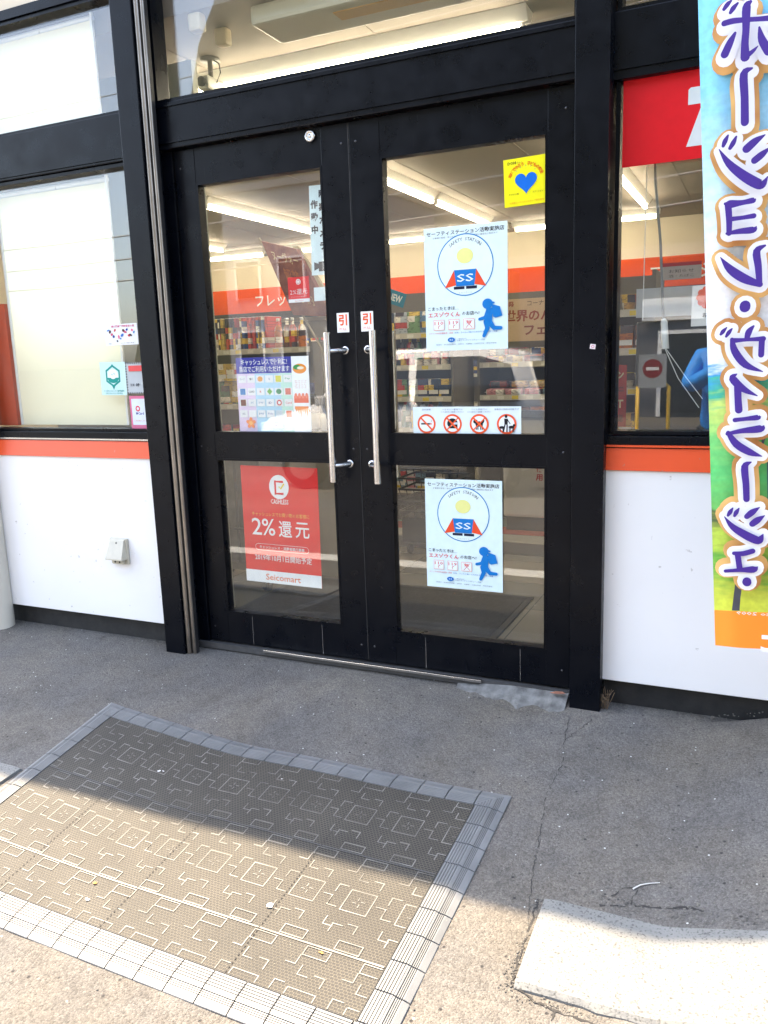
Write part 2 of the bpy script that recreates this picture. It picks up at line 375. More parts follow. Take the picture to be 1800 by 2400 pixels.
def crack(pts, w, seed, z=.0015, mt=None):
    rnd = random.Random(seed); P = []
    for a, b in zip(pts, pts[1:]):
        n = max(2, int(math.dist(a, b)/.012))
        for k in range(n): P.append((a[0]+(b[0]-a[0])*k/n+rnd.uniform(-.004, .004), a[1]+(b[1]-a[1])*k/n+rnd.uniform(-.002, .002)))
    P.append(pts[-1]); mb = MB(); vs = []; fs = []
    for i, p in enumerate(P):
        ww = w*rnd.uniform(.25, 1.3); q = P[min(i+1, len(P)-1)]; o = P[max(0, i-1)]; dx, dy = q[0]-o[0], q[1]-o[1]; l = math.hypot(dx, dy) or 1
        for sgn in (1, -1): x, y = p[0]-dy/l*ww/2*sgn, p[1]+dx/l*ww/2*sgn; vs.append((x, y, gz(x, y)+z))
    for i in range(len(P)-1):
        if rnd.random() > .12: fs.append((2*i, 2*i+1, 2*i+3, 2*i+2))
    mb.add(vs, fs, mt or CRK); return mb
CRK = mat('crack_dirt', (.03, .028, .026), .95, var=.4, vscale=60)
c1 = crack([(.945, -.13), (.90, -.25), (.884, -.303), (.906, -.45), (.897, -.634), (.92, -.772), (.945, -.95), (.975, -1.119)], .0024, 1)
struct(c1.build('crack', None), label='thin jagged crack running from the right post to the kerb')
c2 = crack([(.862, -.12), (.872, -.22), (.884, -.303)], .002, 2); struct(c2.build('crack'), label='short thin crack beside the right post foot')
c3 = crack([(.985, -1.06), (.986, -1.2), (.99, -1.335), (1.05, -1.362), (1.12, -1.372), (1.3, -1.374)], .006, 3); struct(c3.build('crack'), label='wide crumbling joint round the kerb corner')
c4 = crack([(1.10, -1.37), (1.1, -1.45), (1.13, -1.6), (1.12, -1.8)], .004, 4); struct(c4.build('crack'), label='crack in sunlit asphalt in front of the kerb')
c5 = crack([(1.13, -1.03), (1.2, -1.005), (1.27, -.985), (1.33, -.975), (1.37, -.99)], .008, 5); struct(c5.build('crack'), label='dark hole and break in asphalt behind the kerb')
c6 = crack([(1.20, -1.0), (1.215, -.93), (1.17, -.95), (1.15, -1.0)], .003, 6); struct(c6.build('crack'), label='looped hairline crack behind the kerb')
def gravel():
    st = mat('gravel_stone', (.06, .057, .052), .9, col2=(.14, .13, .11), vscale=14); mb = MB(); rnd = random.Random(11)
    def stone(x, y, r):
        bm = bmesh.new(); bmesh.ops.create_icosphere(bm, subdivisions=1, radius=r)
        for v in bm.verts: v.co = Vector((v.co.x*rnd.uniform(.7, 1.3)+x, v.co.y*rnd.uniform(.7, 1.3)+y, v.co.z*rnd.uniform(.4, .8)+gz(x, y)+r*.25))
        mb.bm(bm, st)
    for i in range(120): x = rnd.uniform(.42, .84); stone(x, -.06-.10*min(1, (x-.40)/.26)+rnd.gauss(0, .008), rnd.uniform(.001, .003))
    for i in range(150): stone(rnd.gauss(.985, .01), rnd.uniform(-1.36, -1.05), rnd.uniform(.001, .0036))
    for i in range(150): stone(rnd.uniform(1.0, 1.35), -1.362+rnd.gauss(0, .006), rnd.uniform(.001, .003))
    for i in range(240): stone(rnd.gauss(1.32, .1), rnd.gauss(-1.0, .02), rnd.uniform(.0012, .0042))
    for i in range(260): stone(rnd.uniform(-1, 1.6), rnd.uniform(-1.9, -1.1), rnd.uniform(.0012, .003))
    for i in range(170): stone(rnd.uniform(-2.1, -.98), rnd.gauss(-.02, .02), rnd.uniform(.001, .004))
    for i in range(150): stone(rnd.uniform(.98, 1.7), rnd.gauss(-.01, .015), rnd.uniform(.001, .004))
    for i in range(160): stone(rnd.uniform(-1.3, 1.6), rnd.uniform(-1.05, -.2), rnd.uniform(.0006, .0018))
    struct(mb.build('gravel'), 'stuff', 'loose grit and small stones on the asphalt', 'gravel')
gravel()
def patch():   # mortar patch at the threshold
    rnd = random.Random(9); mb = MB(); N = 26; vs = []; fs = []
    for i in range(N+1):
        x = .40+.436*i/N; t = i/N; reach = .03+.095*min(1, t*1.7)**1.2*(.78+.22*math.sin(t*23))+rnd.uniform(-.010, .010); top = -.004 if x > .5 else -.014
        for j in range(7):
            v = j/6; y = -.021-v*reach; z0 = gz(x, y); z = z0+.001+(top-z0)*(1-v)**1.6*(.35+.5*min(1, t*2))+rnd.uniform(-.0005, .0005)*(j > 0)
            if j == 6: z = z0-.003
            if j == 5: z = z0+.0008; y += rnd.uniform(-.004, .004)
            vs.append((x, y, z))
    for i in range(N):
        for j in range(6): a = i*7+j; fs.append((a, a+1, a+8, a+7))
    mb.add(vs, fs, CONC, False); mb.mats = [mat('old_mortar', (.085, .083, .078), .95, col2=(.20, .20, .19), vscale=26, bump=1, bscale=70)]; struct(mb.build('concrete_patch', fixn=True), label='pale broken mortar patch under the right door leaf')
patch()
def road():    # road and painted lines behind the viewer (seen in the glass)
    rm = mat('road_asphalt', (.07, .07, .072), .85, var=.15, vscale=30, bump=.4, bscale=150); lm = mat('road_paint', (.6, .6, .57), .6, var=.12, vscale=20)
    mb = MB(); mb.add([(-80, -7.6, -.205), (80, -7.6, -.205), (80, -13, -.205), (-80, -13, -.205)], [(0, 1, 2, 3)][::-1], rm); struct(mb.build('road', fixn=True))
    mb = MB(); rnd = random.Random(1)
    for (x0, x1, y) in ((-2.6, .62, -2.22), (.9, 3.2, -4.1), (-8, 8, -7.45)): mb.add([(x0, y-.085, -.2065), (x1, y-.085, -.2065), (x1, y+.085, -.2065), (x0, y+.085, -.2065)], [(0, 1, 2, 3)], lm)
    mb.v = [(x, y, (-.203 if y < -2.3 else gz(x, y)+.004)) for x, y, z in mb.v]
    for i in range(30): x = -60+i*4; mb.add([(x, -10.2, -.2), (x+2, -10.2, -.2), (x+2, -10.35, -.2), (x, -10.35, -.2)], [(3, 2, 1, 0)], lm)
    struct(mb.build('road_marking'))
road()

# ================================================================== THE SHOP
store = empty('convenience_store', (0, 0, 0))
tag(store, 'convenience store front with black aluminium frames, white lower walls and an orange band', 'building')
YP = -.09  # post faces
def rails():
    # side windows: frames, panes
    def window(x0, x1, z0, z1, y, lab=None, side='l'):
        f = MB(); t = .04
        fr = f.box(x0, x1, y-.02, y+.05, z0-.0, z0+.012, BLACK)
        f.box(x0, x0+.014, y-.018, y+.05, z0+.012, z1-.014, BLACK); f.box(x1-.014, x1, y-.018, y+.05, z0+.012, z1-.014, BLACK); f.box(x0, x1, y-.02, y+.05, z1-.014, z1, BLACK)
        o = f.build('window', store)
        g = MB(); g.box(x0+.012, x1-.012, y+.012, y+.018, z0+.01, z1-.012, GLASS); g.build('glass_pane', o)
        if lab: o['label'] = lab
        return o
    window(-2.08, -.985, .953, 2.085, .0); window(-2.08, -.985, 2.278, 2.735, .0)
    window(-.86, .848, 2.283, 3.0, .0)
    window(.965, 2.6, .955, 2.103, .03); window(.965, 2.6, 2.29, 3.0, .03)
    for (x0, x1, y) in ((-2.1, -.985, -.03), (.955, 2.7, -.005)):
        b = MB(); b.box(x0, x1, y, y+.09, 2.088, 2.278 if x0 < 0 else 2.288, BLACK, .004); b.box(x0, x1, y-.006, y-.0005, 2.1 if x0 < 0 else 2.115, 2.108 if x0 < 0 else 2.121, BLACK); b.build('window_rail', store)
        b = MB(); b.box(x0, x1, y-.01, y+.09, .912, .952, BLACK, .003); b.box(x0, x1, y-.018, y-.011, .915, .922, STEEL if x0 < 0 else ORANGE); b.build('window_sill', store)
        b = MB(); yb = y-.012
        b.add([(x0, yb-.012, .836), (x1, yb-.012, .836), (x1, yb, .9105), (x0, yb, .9105), (x0, yb+.06, .836), (x1, yb+.06, .836), (x1, yb+.06, .9105), (x0, yb+.06, .9105)],
              [(0, 1, 2, 3), (3, 2, 6, 7), (0, 4, 5, 1), (1, 5, 6, 2), (4, 0, 3, 7)], ORANGE); b.build('orange_band', store)
        b = MB(); b.box(x0, x1, yb-.004, yb+.08, .066, .8345, WHITE, .003); b.build('wall_panel', store)
        b = MB(); b.box(x0, x1, yb+.035, yb+.085, -.3, .0655, mat('bituminous_base', (.004, .005, .006), .7, col2=(.018, .018, .018), vscale=18, bump=.5)); b.build('base_board', store)
    # left of the downpipe the wall goes on
    b = MB(); b.box(-6.6, -2.102, -.035, .08, -.3, 3.0, WHITE); b.build('wall', store)
    b = MB(); b.box(2.702, 4.2, -.02, .1, -.3, 3.0, WHITE); b.build('wall', store)
    # posts
    for (x0, x1, y0, nm) in ((-.982, -.875, YP-.01, 'left'), (.848, .958, -.07, 'right')):
        b = MB(); b.box(x0, x1, y0, .10, -.14, 3.0, BLACK, .003); b.build('post', store)
    # reveal beside the door on the left, with the steel strip
    b = MB(); b.box(-.874, -.808, -.005, .10, -.1, 2.1, BLACK, .002); b.box(-.874, -.86, -.05, -.0055, -.1, 3.0, BLACK); b.build('door_jamb', store)
    b = MB(); b.box(-.8745, -.826, YP+.012, YP+.03, -.045, 3.0, DARK); b.build('dark_channel', store)
    b = MB()
    TRM = mat('aged_steel_trim', (.30, .27, .24), .38, 1, var=.25, vscale=9)
    b.tube([(-.862, YP+.008, -.043), (-.862, YP+.008, 3.0)], .0115, TRM, 14); b.tube([(-.836, YP+.012, -.043), (-.836, YP+.012, 3.0)], .0085, TRM, 14)
    b.build('steel_trim', store)
    # transom bar above the doors
    b = MB(); b.box(-.858, .846, -.03, .09, 2.104, 2.281, BLACK, .004); b.box(-.858, .846, -.036, -.0305, 2.125, 2.129, BLACK); b.box(-.858, .846, -.036, -.0305, 2.262, 2.268, BLACK); b.build('transom_bar', store)
    b = MB(); b.box(-2.1, -.985, -.03, .09, 2.737, 2.775, BLACK); b.build('window_rail', store)
    b = MB(); b.box(-2.1, -.985, -.015, .09, 2.777, 3.0, CREAM); b.build('wall', store)
    # fascia, roof, rear and side walls, ceiling
    b = MB(); b.box(-6.6, 4.2, -.07, .12, 3.002, 3.375, WHITE); b.build('fascia', store)
    b = MB(); b.box(-6.6, 4.2, .12, 8.2, 3.0, 3.2, CONC); b.build('roof', store)
    b = MB(); b.box(-6.5, 4.1, .11, 7.05, 2.65, 2.99, CEIL); b.build('ceiling', store)
    g = MB()
    for i in range(1, 12): g.box(-6.5+i*.9, -6.494+i*.9, .3, 7.04, 2.6475, 2.6498, mat('ceiling_joint', (.25, .21, .17), .8))
    g.build('ceiling_joint', store)
    b = MB(); b.box(-6.6, 4.2, 7.05, 7.3, -.3, 3.0, CREAM); b.build('rear_wall', store)
    b = MB(); b.box(-6.6, -6.5, .1, 7.04, -.3, 3.0, CREAM); b.build('side_wall', store); b = MB(); b.box(4.1, 4.2, .11, 7.04, -.3, 3.0, CREAM); b.build('side_wall', store)
    # orange band on the rear wall with lettering
    p = Print(9.2, .34, pm((236, 84, 6)), t=.03); 
    for u in (-3.3, 1.97): 
        p.text('フレッシュデリ', u, 0, (250, 250, 250), h=.17, weight=.012, anchor='l')
    p.done('orange_wall_band', (-1.75, 7.015, 2.06), parent=store)
    b = MB(); b.box(-6.35, 2.85, 6.75, 6.98, 1.80, 1.885, mat('dark_cornice', (.02, .02, .022), .5)); b.build('dark_cornice', store)
rails()
def door(x0, x1, gx0, gx1, lockx, hx, sgn):
    d = MB(); zt = 2.1; yb = .042
    # stiles and rails butt end to end
    st0 = (x0+.003, gx0); st1 = (gx1, x1-.002)
    d.box(*st0, 0, yb, .004, zt, BLACK, .002); d.box(*st1, 0, yb, .004, zt, BLACK, .002)
    for z0, z1 in ((.004, .142), (.838, .946), (1.965, zt)): d.box(gx0-.0015, gx1+.0015, .0015, yb-.0015, z0, z1, BLACK)
    for z0, z1 in ((.142, .150), (.830, .838), (.946, .954), (1.957, 1.965)): d.box(gx0, gx1, -.001, .043, z0, z1, BLACK)
    for xg in (gx0, gx1-.008):
        for z0, z1 in ((.150, .830), (.954, 1.957)): d.box(xg, xg+.008, -.001, .043, z0, z1, BLACK)
    for zz in (.07, .89, 2.03):
        for xx in (x0+.03, x1-.03): d.lathe([(.0045, .0), (.004, .0012)], (xx, -.0002, zz), mat('dull_screw', (.08, .08, .085), .4, 1), 10, 'y')
    # kick plate joints
    for xx in (gx0+.13, gx1-.1): d.box(xx, xx+.0016, .0006, .0014, .006, .135, STEEL)
    o = d.build('door', store)
    for z0, z1 in ((.144, .836), (.948, 1.963)):
        g = MB(); g.box(gx0+.001, gx1-.001, .0185, .0245, z0, z1, GLASS); g.build('glass_pane', o)
    for yy, s2 in ((-.07, 1), (.112, -1)):
        h = MB(); bx = hx+.004*sgn
        zs = [.765+.58*k/6 for k in range(7)]
        h.tube([(bx, yy, z) for z in zs], .0135, STEEL, 18)
        for zz in (.83, 1.275):
            h.tube([(bx, yy, zz), ((hx+lockx)/2, yy*.75+(.01 if s2 < 0 else 0), zz), (lockx, 0 if s2 > 0 else .042, zz)], [.008, .0095, .0125], STEEL, 14)
            h.lathe([(.017, 0), (.017, .004*s2), (.012, .007*s2)], (lockx, -.0005 if s2 > 0 else .0425, zz), STEEL, 16, 'y')
        h.build('pull_handle', o)
    return o
dl = door(-.803, 0, -.70, -.117, -.048, -.086, -1)
dr = door(0, .836, .127, .745, .050, .100, 1)
b = MB(); b.lathe([(.022, 0), (.022, .006), (.018, .009), (.014, .0095), (.013, .006), (.005, .006), (.004, .009)], (-.158, -.001, 2.072), STEEL, 24, 'y'); b.build('lock_cylinder', dl)
b = MB(); b.tube([(-.0005, .001, .01), (-.0005, .001, 2.098)], .0022, DARK, 6); b.build('door_gasket', dl)
b = MB(); b.box(-.86, .846, -.02, .07, -.03, -.004, mat('threshold_dark', (.05, .05, .05), .6, var=.3, vscale=40)); b.build('threshold', store)
b = MB(); b.box(-.50, .50, -.032, -.0205, -.012, .0, STEEL, .002); b.build('threshold_strip', store)
b = MB(); b.tube([(-2.04, -.085, 0-.06), (-2.04, -.085, .45), (-2.04, -.085, 3.0)], .055, mat('cream_pipe', (.52, .49, .42), .5, var=.08, vscale=6), 24)
for z in (.7, 2.2): b.lathe([(.058, z), (.060, z+.005), (.060, z+.03), (.058, z+.035)], (-2.04, -.085, 0), STEEL, 24)
tag(b.build('downpipe'), 'cream round downpipe against the wall at the far left edge', 'pipe')
# interior floor
def floor():
    m = bpy.data.materials.new('shop_floor_tile'); m.use_nodes = True; n = m.node_tree; L = n.links; bs = n.nodes['Principled BSDF']
    tc = n.nodes.new('ShaderNodeTexCoord'); br = n.nodes.new('ShaderNodeTexBrick'); br.offset = 0; br.inputs['Scale'].default_value = 1; br.inputs['Brick Width'].default_value = .45; br.inputs['Row Height'].default_value = .45; br.inputs['Mortar Size'].default_value = .003
    br.inputs['Color1'].default_value = (.24, .215, .17, 1); br.inputs['Color2'].default_value = (.17, .17, .14, 1); br.inputs['Mortar'].default_value = (.1, .1, .09, 1); L.new(tc.outputs['Object'], br.inputs['Vector']); L.new(br.outputs[0], bs.inputs['Base Color'])
    bs.inputs['Roughness'].default_value = .18
    mb = MB(); mb.box(-6.5, 4.1, .11, 7.05, -.06, 0, m); mb.box(-.86, .85, .043, .11, -.03, -.001, m)
    struct(mb.build('floor'))
    red = mat('floor_red_stripe', (.42, .09, .05), .25); dk = mat('floor_grey_stripe', (.12, .13, .13), .25)
    mb = MB(); mb.box(-4, 2.5, 2.50, 2.72, .0002, .003, red); mb.box(-4, 2.5, 2.73, 3.0, .0002, .003, mat('floor_green_stripe', (.2, .24, .17), .25)); mb.box(-4, 2.5, 1.95, 2.25, .0002, .003, mat('floor_dark_stripe', (.03, .03, .032), .3)); mb.box(-4, 2.5, 2.26, 2.49, .0002, .003, mat('floor_pale_stripe', (.42, .40, .34), .25)); struct(mb.build('floor_stripe'))
floor()
def inner_mat():
    m = mat('inner_mat_fibre', (.035, .032, .028), .95, var=.3, vscale=60, bump=.9, bscale=500)
    mb = MB(); mb.box(-.92, .39, .28, 1.05, .001, .011, m, .003); o = empty('door_mat', (0, 0, 0)); mb.build('pile', o)
    mb = MB(); mb.box(-.95, .42, .25, .279, .001, .008, DARK); mb.box(-.95, .42, 1.051, 1.08, .001, .008, DARK); mb.box(-.95, -.921, .279, 1.051, .001, .008, DARK); mb.box(.391, .42, .279, 1.051, .001, .008, DARK); mb.build('rubber_edge', o)
    tag(o, 'dark flat fibre mat on the shop floor just inside the glass doors', 'mat')
inner_mat()
# cream roller screens behind the left windows, grey partition
SCR = mat('cream_screen', (.93, .87, .64), .6, var=.03, vscale=1.2)
def screen(z0, z1, lab):
    o = empty('roller_screen', (-1.52, .06, z1)); mb = MB(); mb.box(-.375, .288, 0, .003, z0-z1, -.03, SCR)
    mb.build('screen_cloth', o); mb = MB(); mb.box(.2885, .300, -.002, .008, z0-z1, -.0, WHITE); mb.box(-.39, -.3755, -.002, .008, z0-z1, 0, WHITE); mb.build('edge_strip', o)
    mb = MB(); mb.tube([(-.375, .015, -.015), (.288, .015, -.015)], .012, WHITE, 12); mb.build('roller', o)
    tag(o, lab, 'blind')
screen(.975, 2.07, 'large cream screen filling most of the lower left window')
screen(2.295, 2.72, 'cream screen behind the upper left window')
b = MB(); b.box(-2.066, -1.925, .05, .07, .972, 1.56, pm((225, 80, 30))); tag(b.build('orange_board'), 'orange red board edge beyond the cream screen at the far left', 'board')
b = MB(); b.box(-2.05, -.99, .42, .46, 0, 2.6, mat('grey_partition', (.40, .41, .35), .6, var=.08, vscale=3)); b.box(-2.05, -.99, .30, .42, .8, .86, WHITE); tag(b.build('partition'), 'grey partition with a white ledge behind the left window', 'partition')

# ================================================================== CEILING FITTINGS
TUBE = emit('fluorescent_tube', (1.0, .86, .64), 6.8)
HOUS = mat('lamp_housing', (.85, .83, .76), .4)
def lamp(x0, y0, x1, y1, lab, n=2):
    """n fittings end to end, reflector wedge with one bare tube"""
    L_ = math.dist((x0, y0), (x1, y1)); a = math.atan2(y1-y0, x1-x0); l = L_/n
    for i in range(n):
        c = (x0+(x1-x0)*(i+.5)/n, y0+(y1-y0)*(i+.5)/n, 2.65); o = empty('ceiling_light', c, (0, 0, a))
        h = MB(); hw = .062; e = l/2-.02
        vs = [(-e, -hw, -.002), (e, -hw, -.002), (e, hw, -.002), (-e, hw, -.002), (-e, -.022, -.055), (e, -.022, -.055), (e, .022, -.055), (-e, .022, -.055)]
        h.add(vs, [(0, 1, 5, 4), (1, 2, 6, 5), (2, 3, 7, 6), (3, 0, 4, 7), (4, 5, 6, 7), (3, 2, 1, 0)], HOUS)
        for s_ in (-1, 1): h.box(s_*(e-.03)-.008, s_*(e-.03)+.008, -.012, .012, -.095, -.055, HOUS)
        h.build('housing', o)
        t = MB(); t.tube([(-e+.04, 0, -.082), (e-.04, 0, -.082)], .0165, TUBE, 12); t.build('fluorescent_tube', o)
        tag(o, lab % ['first', 'second', 'third', 'fourth', 'fifth'][i] if '%' in lab else lab, 'ceiling light', 'bare fluorescent ceiling lights')
lamp(.50, .77, -1.50, .77, 'long bright tube light just behind the glass above the doors', 1)
lamp(-3.02, 1.2, -3.02, 5.2, 'slanting ceiling light seen high in the left door, %s from the entrance', 2)
lamp(-1.29, 1.0, -1.29, 5.85, 'slanting ceiling light seen high in the right door, %s from the entrance', 3)
lamp(.32, 1.6, .32, 5.75, 'ceiling light seen through the right window, %s from the glass', 2)
lamp(.40, 6.35, -6.0, 6.35, 'far tube light in the row along the rear wall, %s from the right', 4)
lamp(-4.62, 3.6, -4.62, 5.75, 'short slanting light near the left edge of the left door', 1)
lamp(2.2, 1.6, 2.2, 5.75, 'ceiling light at the right side of the shop, %s from the glass', 2)
def fittings():
    c = mat('beige_plastic', (.62, .52, .34), .45); o = empty('air_curtain', (-.06, .29, 2.65))
    h = MB(); h.box(-.45, .5, -.11, .13, -.075, -.001, mat('pale_casing', (.50, .48, .38), .4), .015); h.build('casing', o)
    h = MB(); h.box(-.1, .4, -.06, .02, -.079, -.0755, mat('amber_strip', (.5, .28, .06), .4)); h.build('amber_strip', o)
    tag(o, 'pale rounded box on the ceiling above the door, cut by the top of the picture', 'air curtain')
    o = empty('security_camera', (-1.0, .58, 2.65)); g = mat('grey_plastic', (.12, .11, .09), .5)
    h = MB(); h.lathe([(.045, -.012), (.045, 0)], (0, 0, 0), g); h.tube([(0, 0, -.01), (0, 0, -.09)], .012, g); h.build('mount', o)
    h = MB(); h.box(-.03, .03, -.07, .07, -.15, -.09, mat('pale_plastic', (.5, .5, .45), .4), .012); h.lathe([(.02, .07), (.022, .085), (.012, .09)], (0, 0, -.12), DARK, 16, 'y'); h.build('camera_body', o)
    h = MB(); h.tube([(.02, 0, -.01), (.05, 0, -.03), (.055, 0, -.07), (.03, 0, -.11)], .003, DARK, 6); h.build('cable', o)
    tag(o, 'small grey security camera hanging from the ceiling behind the upper glass', 'camera')
    for (x, y, lab) in ((-.74, .32, 'beige box sensor hanging right above the security camera'), (-.74, -.0+.14, 'small beige sensor at the top beside the left post')):
        h = MB(); h.box(x-.03, x+.03, y-.025, y+.025, 2.58, 2.649, c, .012); tag(h.build('ceiling_sensor'), lab, 'sensor')
    h = MB()
    h.box(-1.25, -1.05, .95, 1.15, 2.6455, 2.649, g); tag(h.build('ceiling_vent'), 'square dark ceiling vent behind the upper glass', 'vent')
    h = MB(); h.box(-3.1, -2.7, 5.2, 5.5, 2.6455, 2.649, g); tag(h.build('ceiling_vent'), 'dark ceiling vent beyond the lights in the left door', 'vent')
fittings()

# ================================================================== PRINTED THINGS
BL = (15, 110, 190); RD = (225, 40, 40); BK = (25, 25, 30)
def bow(k, w): return None
def safety_poster(name, loc, s, lab, rot=0, ghost=0):
    w, h = .314*s, .437*s; p = Print(w, h, pm((222, 243, 252)), border=1)
    U = lambda a: a*w/2; V = lambda b_: b_*h/2
    p.text('セーフティステーション活動実施店', 0, V(.905), BK, w=w*.93, h=h*.038, weight=.012, res=2)
    p.text('お客様の安全・安心なまちづくりと青少年環境の健全化に努めます', 0, V(.835), (70, 70, 80), w=w*.78, h=h*.014)
    p.ell(0, V(.375), w*.34, w*.345, (25, 125, 190), 48); p.ell(0, V(.375), w*.328, w*.333, (226, 245, 250), 48)
    p.arc_text('SAFETY STATION', 0, V(.375), w*.285, 90, 78, w*.036, BK)
    # plain badge in place of the mascot
    p.poly([(U(-.27), V(.30)), (U(-.50), V(.02)), (U(-.20), V(.06))], (235, 80, 45)); p.poly([(U(.27), V(.30)), (U(.50), V(.02)), (U(.20), V(.06))], (235, 80, 45))
    p.poly([(U(-.27), V(.30)), (U(.27), V(.30)), (U(.22), V(.04)), (U(-.22), V(.04))], (15, 120, 200))
    p.text('SS', 0, V(.17), (225, 240, 245), w=w*.2, h=h*.062, weight=.01)
    p.rect(U(-.28), U(-.02), V(-.01), V(.035), (20, 30, 60)); p.rect(U(.02), U(.28), V(-.01), V(.035), (20, 30, 60))
    p.ell(0, V(.52), w*.10, w*.085, (235, 235, 150), 24)
    p.text('エスゾウくん', 0, V(-.065), (150, 150, 160), w=w*.17, h=h*.013)
    p.text('こまったときは…', U(-.93), V(-.305), BK, h=h*.03, w=w*.38, anchor='l', weight=.01)
    p.text('エスゾウくん', U(-.93), V(-.405), (225, 60, 60), h=h*.042, w=w*.40, anchor='l', weight=.012)
    p.text('のお店へ!', U(-.09), V(-.40), BK, h=h*.034, w=w*.21, anchor='l', weight=.008)
    for i, t in enumerate(('110', '119', '無')):
        u0 = U(-.80+.37*i); p.rect(u0, u0+w*.135, V(-.66), V(-.49), (235, 150, 140)); p.rect(u0+w*.005, u0+w*.13, V(-.652), V(-.498), (232, 245, 252))
        p.text(t, u0+w*.068, V(-.545), (215, 60, 50), h=h*.03, w=w*.11 if i < 2 else w*.06, weight=.01)
        if i < 2: p.line([(u0+w*.085, V(-.58)), (u0+w*.06, V(-.60)), (u0+w*.065, V(-.635))], w*.008, (215, 60, 50))
        else: p.line([(u0+w*.03, V(-.515)), (u0+w*.11, V(-.64))], w*.006, (215, 60, 50)); p.line([(u0+w*.11, V(-.515)), (u0+w*.03, V(-.64))], w*.006, (215, 60, 50))
    p.text('ストップ未成年者飲酒・喫煙', U(-.92), V(-.71), (220, 90, 80), w=w*.3, h=h*.014, anchor='l'); p.text('女性・子どもの駆け込み対応 高齢者等の保護', U(-.28), V(-.71), (40, 110, 180), w=w*.52, h=h*.014, anchor='l')
    # running boy with a satchel
    B = (5, 120, 200)
    p.ell(U(.53), V(-.27), w*.062, w*.058, B, 22); p.poly([(U(.46), V(-.20)), (U(.70), V(-.25)), (U(.69), V(-.275)), (U(.48), V(-.25))], B)
    p.poly([(U(.50), V(-.34)), (U(.66), V(-.34)), (U(.63), V(-.58)), (U(.45), V(-.58))], B)
    p.poly([(U(.63), V(-.28)), (U(.82), V(-.32)), (U(.88), V(-.47)), (U(.72), V(-.50)), (U(.66), V(-.48))], B)
    p.line([(U(.53), V(-.40)), (U(.47), V(-.49)), (U(.34), V(-.51))], [w*.05, w*.045, w*.035], B, 'all')
    p.line([(U(.50), V(-.56)), (U(.52), V(-.66)), (U(.44), V(-.78))], [w*.07, w*.055, w*.04], B, 'all')
    p.line([(U(.57), V(-.56)), (U(.68), V(-.66)), (U(.84), V(-.665))], [w*.07, w*.05, w*.04], B, 'all')
    p.ell(U(-.36), V(-.825), w*.045, w*.028, BL, 18); p.text('ss', U(-.36), V(-.825), (225, 240, 245), h=h*.014, w=w*.045)
    p.text('一般社団法人', U(-.22), V(-.81), (60, 80, 120), w=w*.12, h=h*.009, anchor='l'); p.text('日本フランチャイズチェーン協会', U(-.22), V(-.838), (60, 80, 120), w=w*.34, h=h*.014, anchor='l')
    p.text('警察庁・都道府県警察・消防庁・内閣府・文部科学省・厚生労働省', 0, V(-.90), (110, 120, 135), w=w*.74, h=h*.012)
    tag(p.done(name, loc, (0, rot, 0), bow(.002, w)), lab, 'poster')
safety_poster('poster', (.444, .0125, 1.479), 1.0, 'pale blue safety poster with round emblem on the upper right door glass')
safety_poster('poster', (.421, .0125, .563), .985, 'pale blue safety poster with round emblem on the lower right door glass')

def yellow_sticker():
    w, h = .156, .156; p = Print(w, h, pm((250, 240, 20)))
    p.text('DOH', -.063, .064, BK, h=.010, anchor='l', weight=.02); p.text('どさんこ', -.038, .064, (60, 60, 60), h=.006, anchor='l')
    p.arc_text('地域で守ろう 子どもの安全', 0, -.005, .062, 90, 125, .0125, (235, 90, 20), .02)
    pts = []
    for k in range(60):
        t = 2*math.pi*k/60; x = 16*math.sin(t)**3; y = 13*math.cos(t)-5*math.cos(2*t)-2*math.cos(3*t)-math.cos(4*t); pts.append((x*.0024, y*.0024-.002))
    p.poly(pts, (10, 110, 215))
    for k in range(5): a = R(40+25*k); p.line([(.040*math.cos(a), .010+.038*math.sin(a)), (.045*math.cos(a), .010+.043*math.sin(a))], .001, (60, 120, 160))
    p.text('子ども110番', -.062, -.038, BK, w=.036, h=.006, anchor='l'); p.text('ステーション', .022, -.038, BK, w=.036, h=.006, anchor='l')
    p.text('北海道コンビニエンスストア防犯協力', 0, -.066, (230, 120, 40), w=.12, h=.006)
    tag(p.done('sticker', (.668, .0125, 1.820), (0, R(-1.5), 0)), 'square yellow sticker with a blue heart at the top corner of the right door glass', 'sticker')
yellow_sticker()

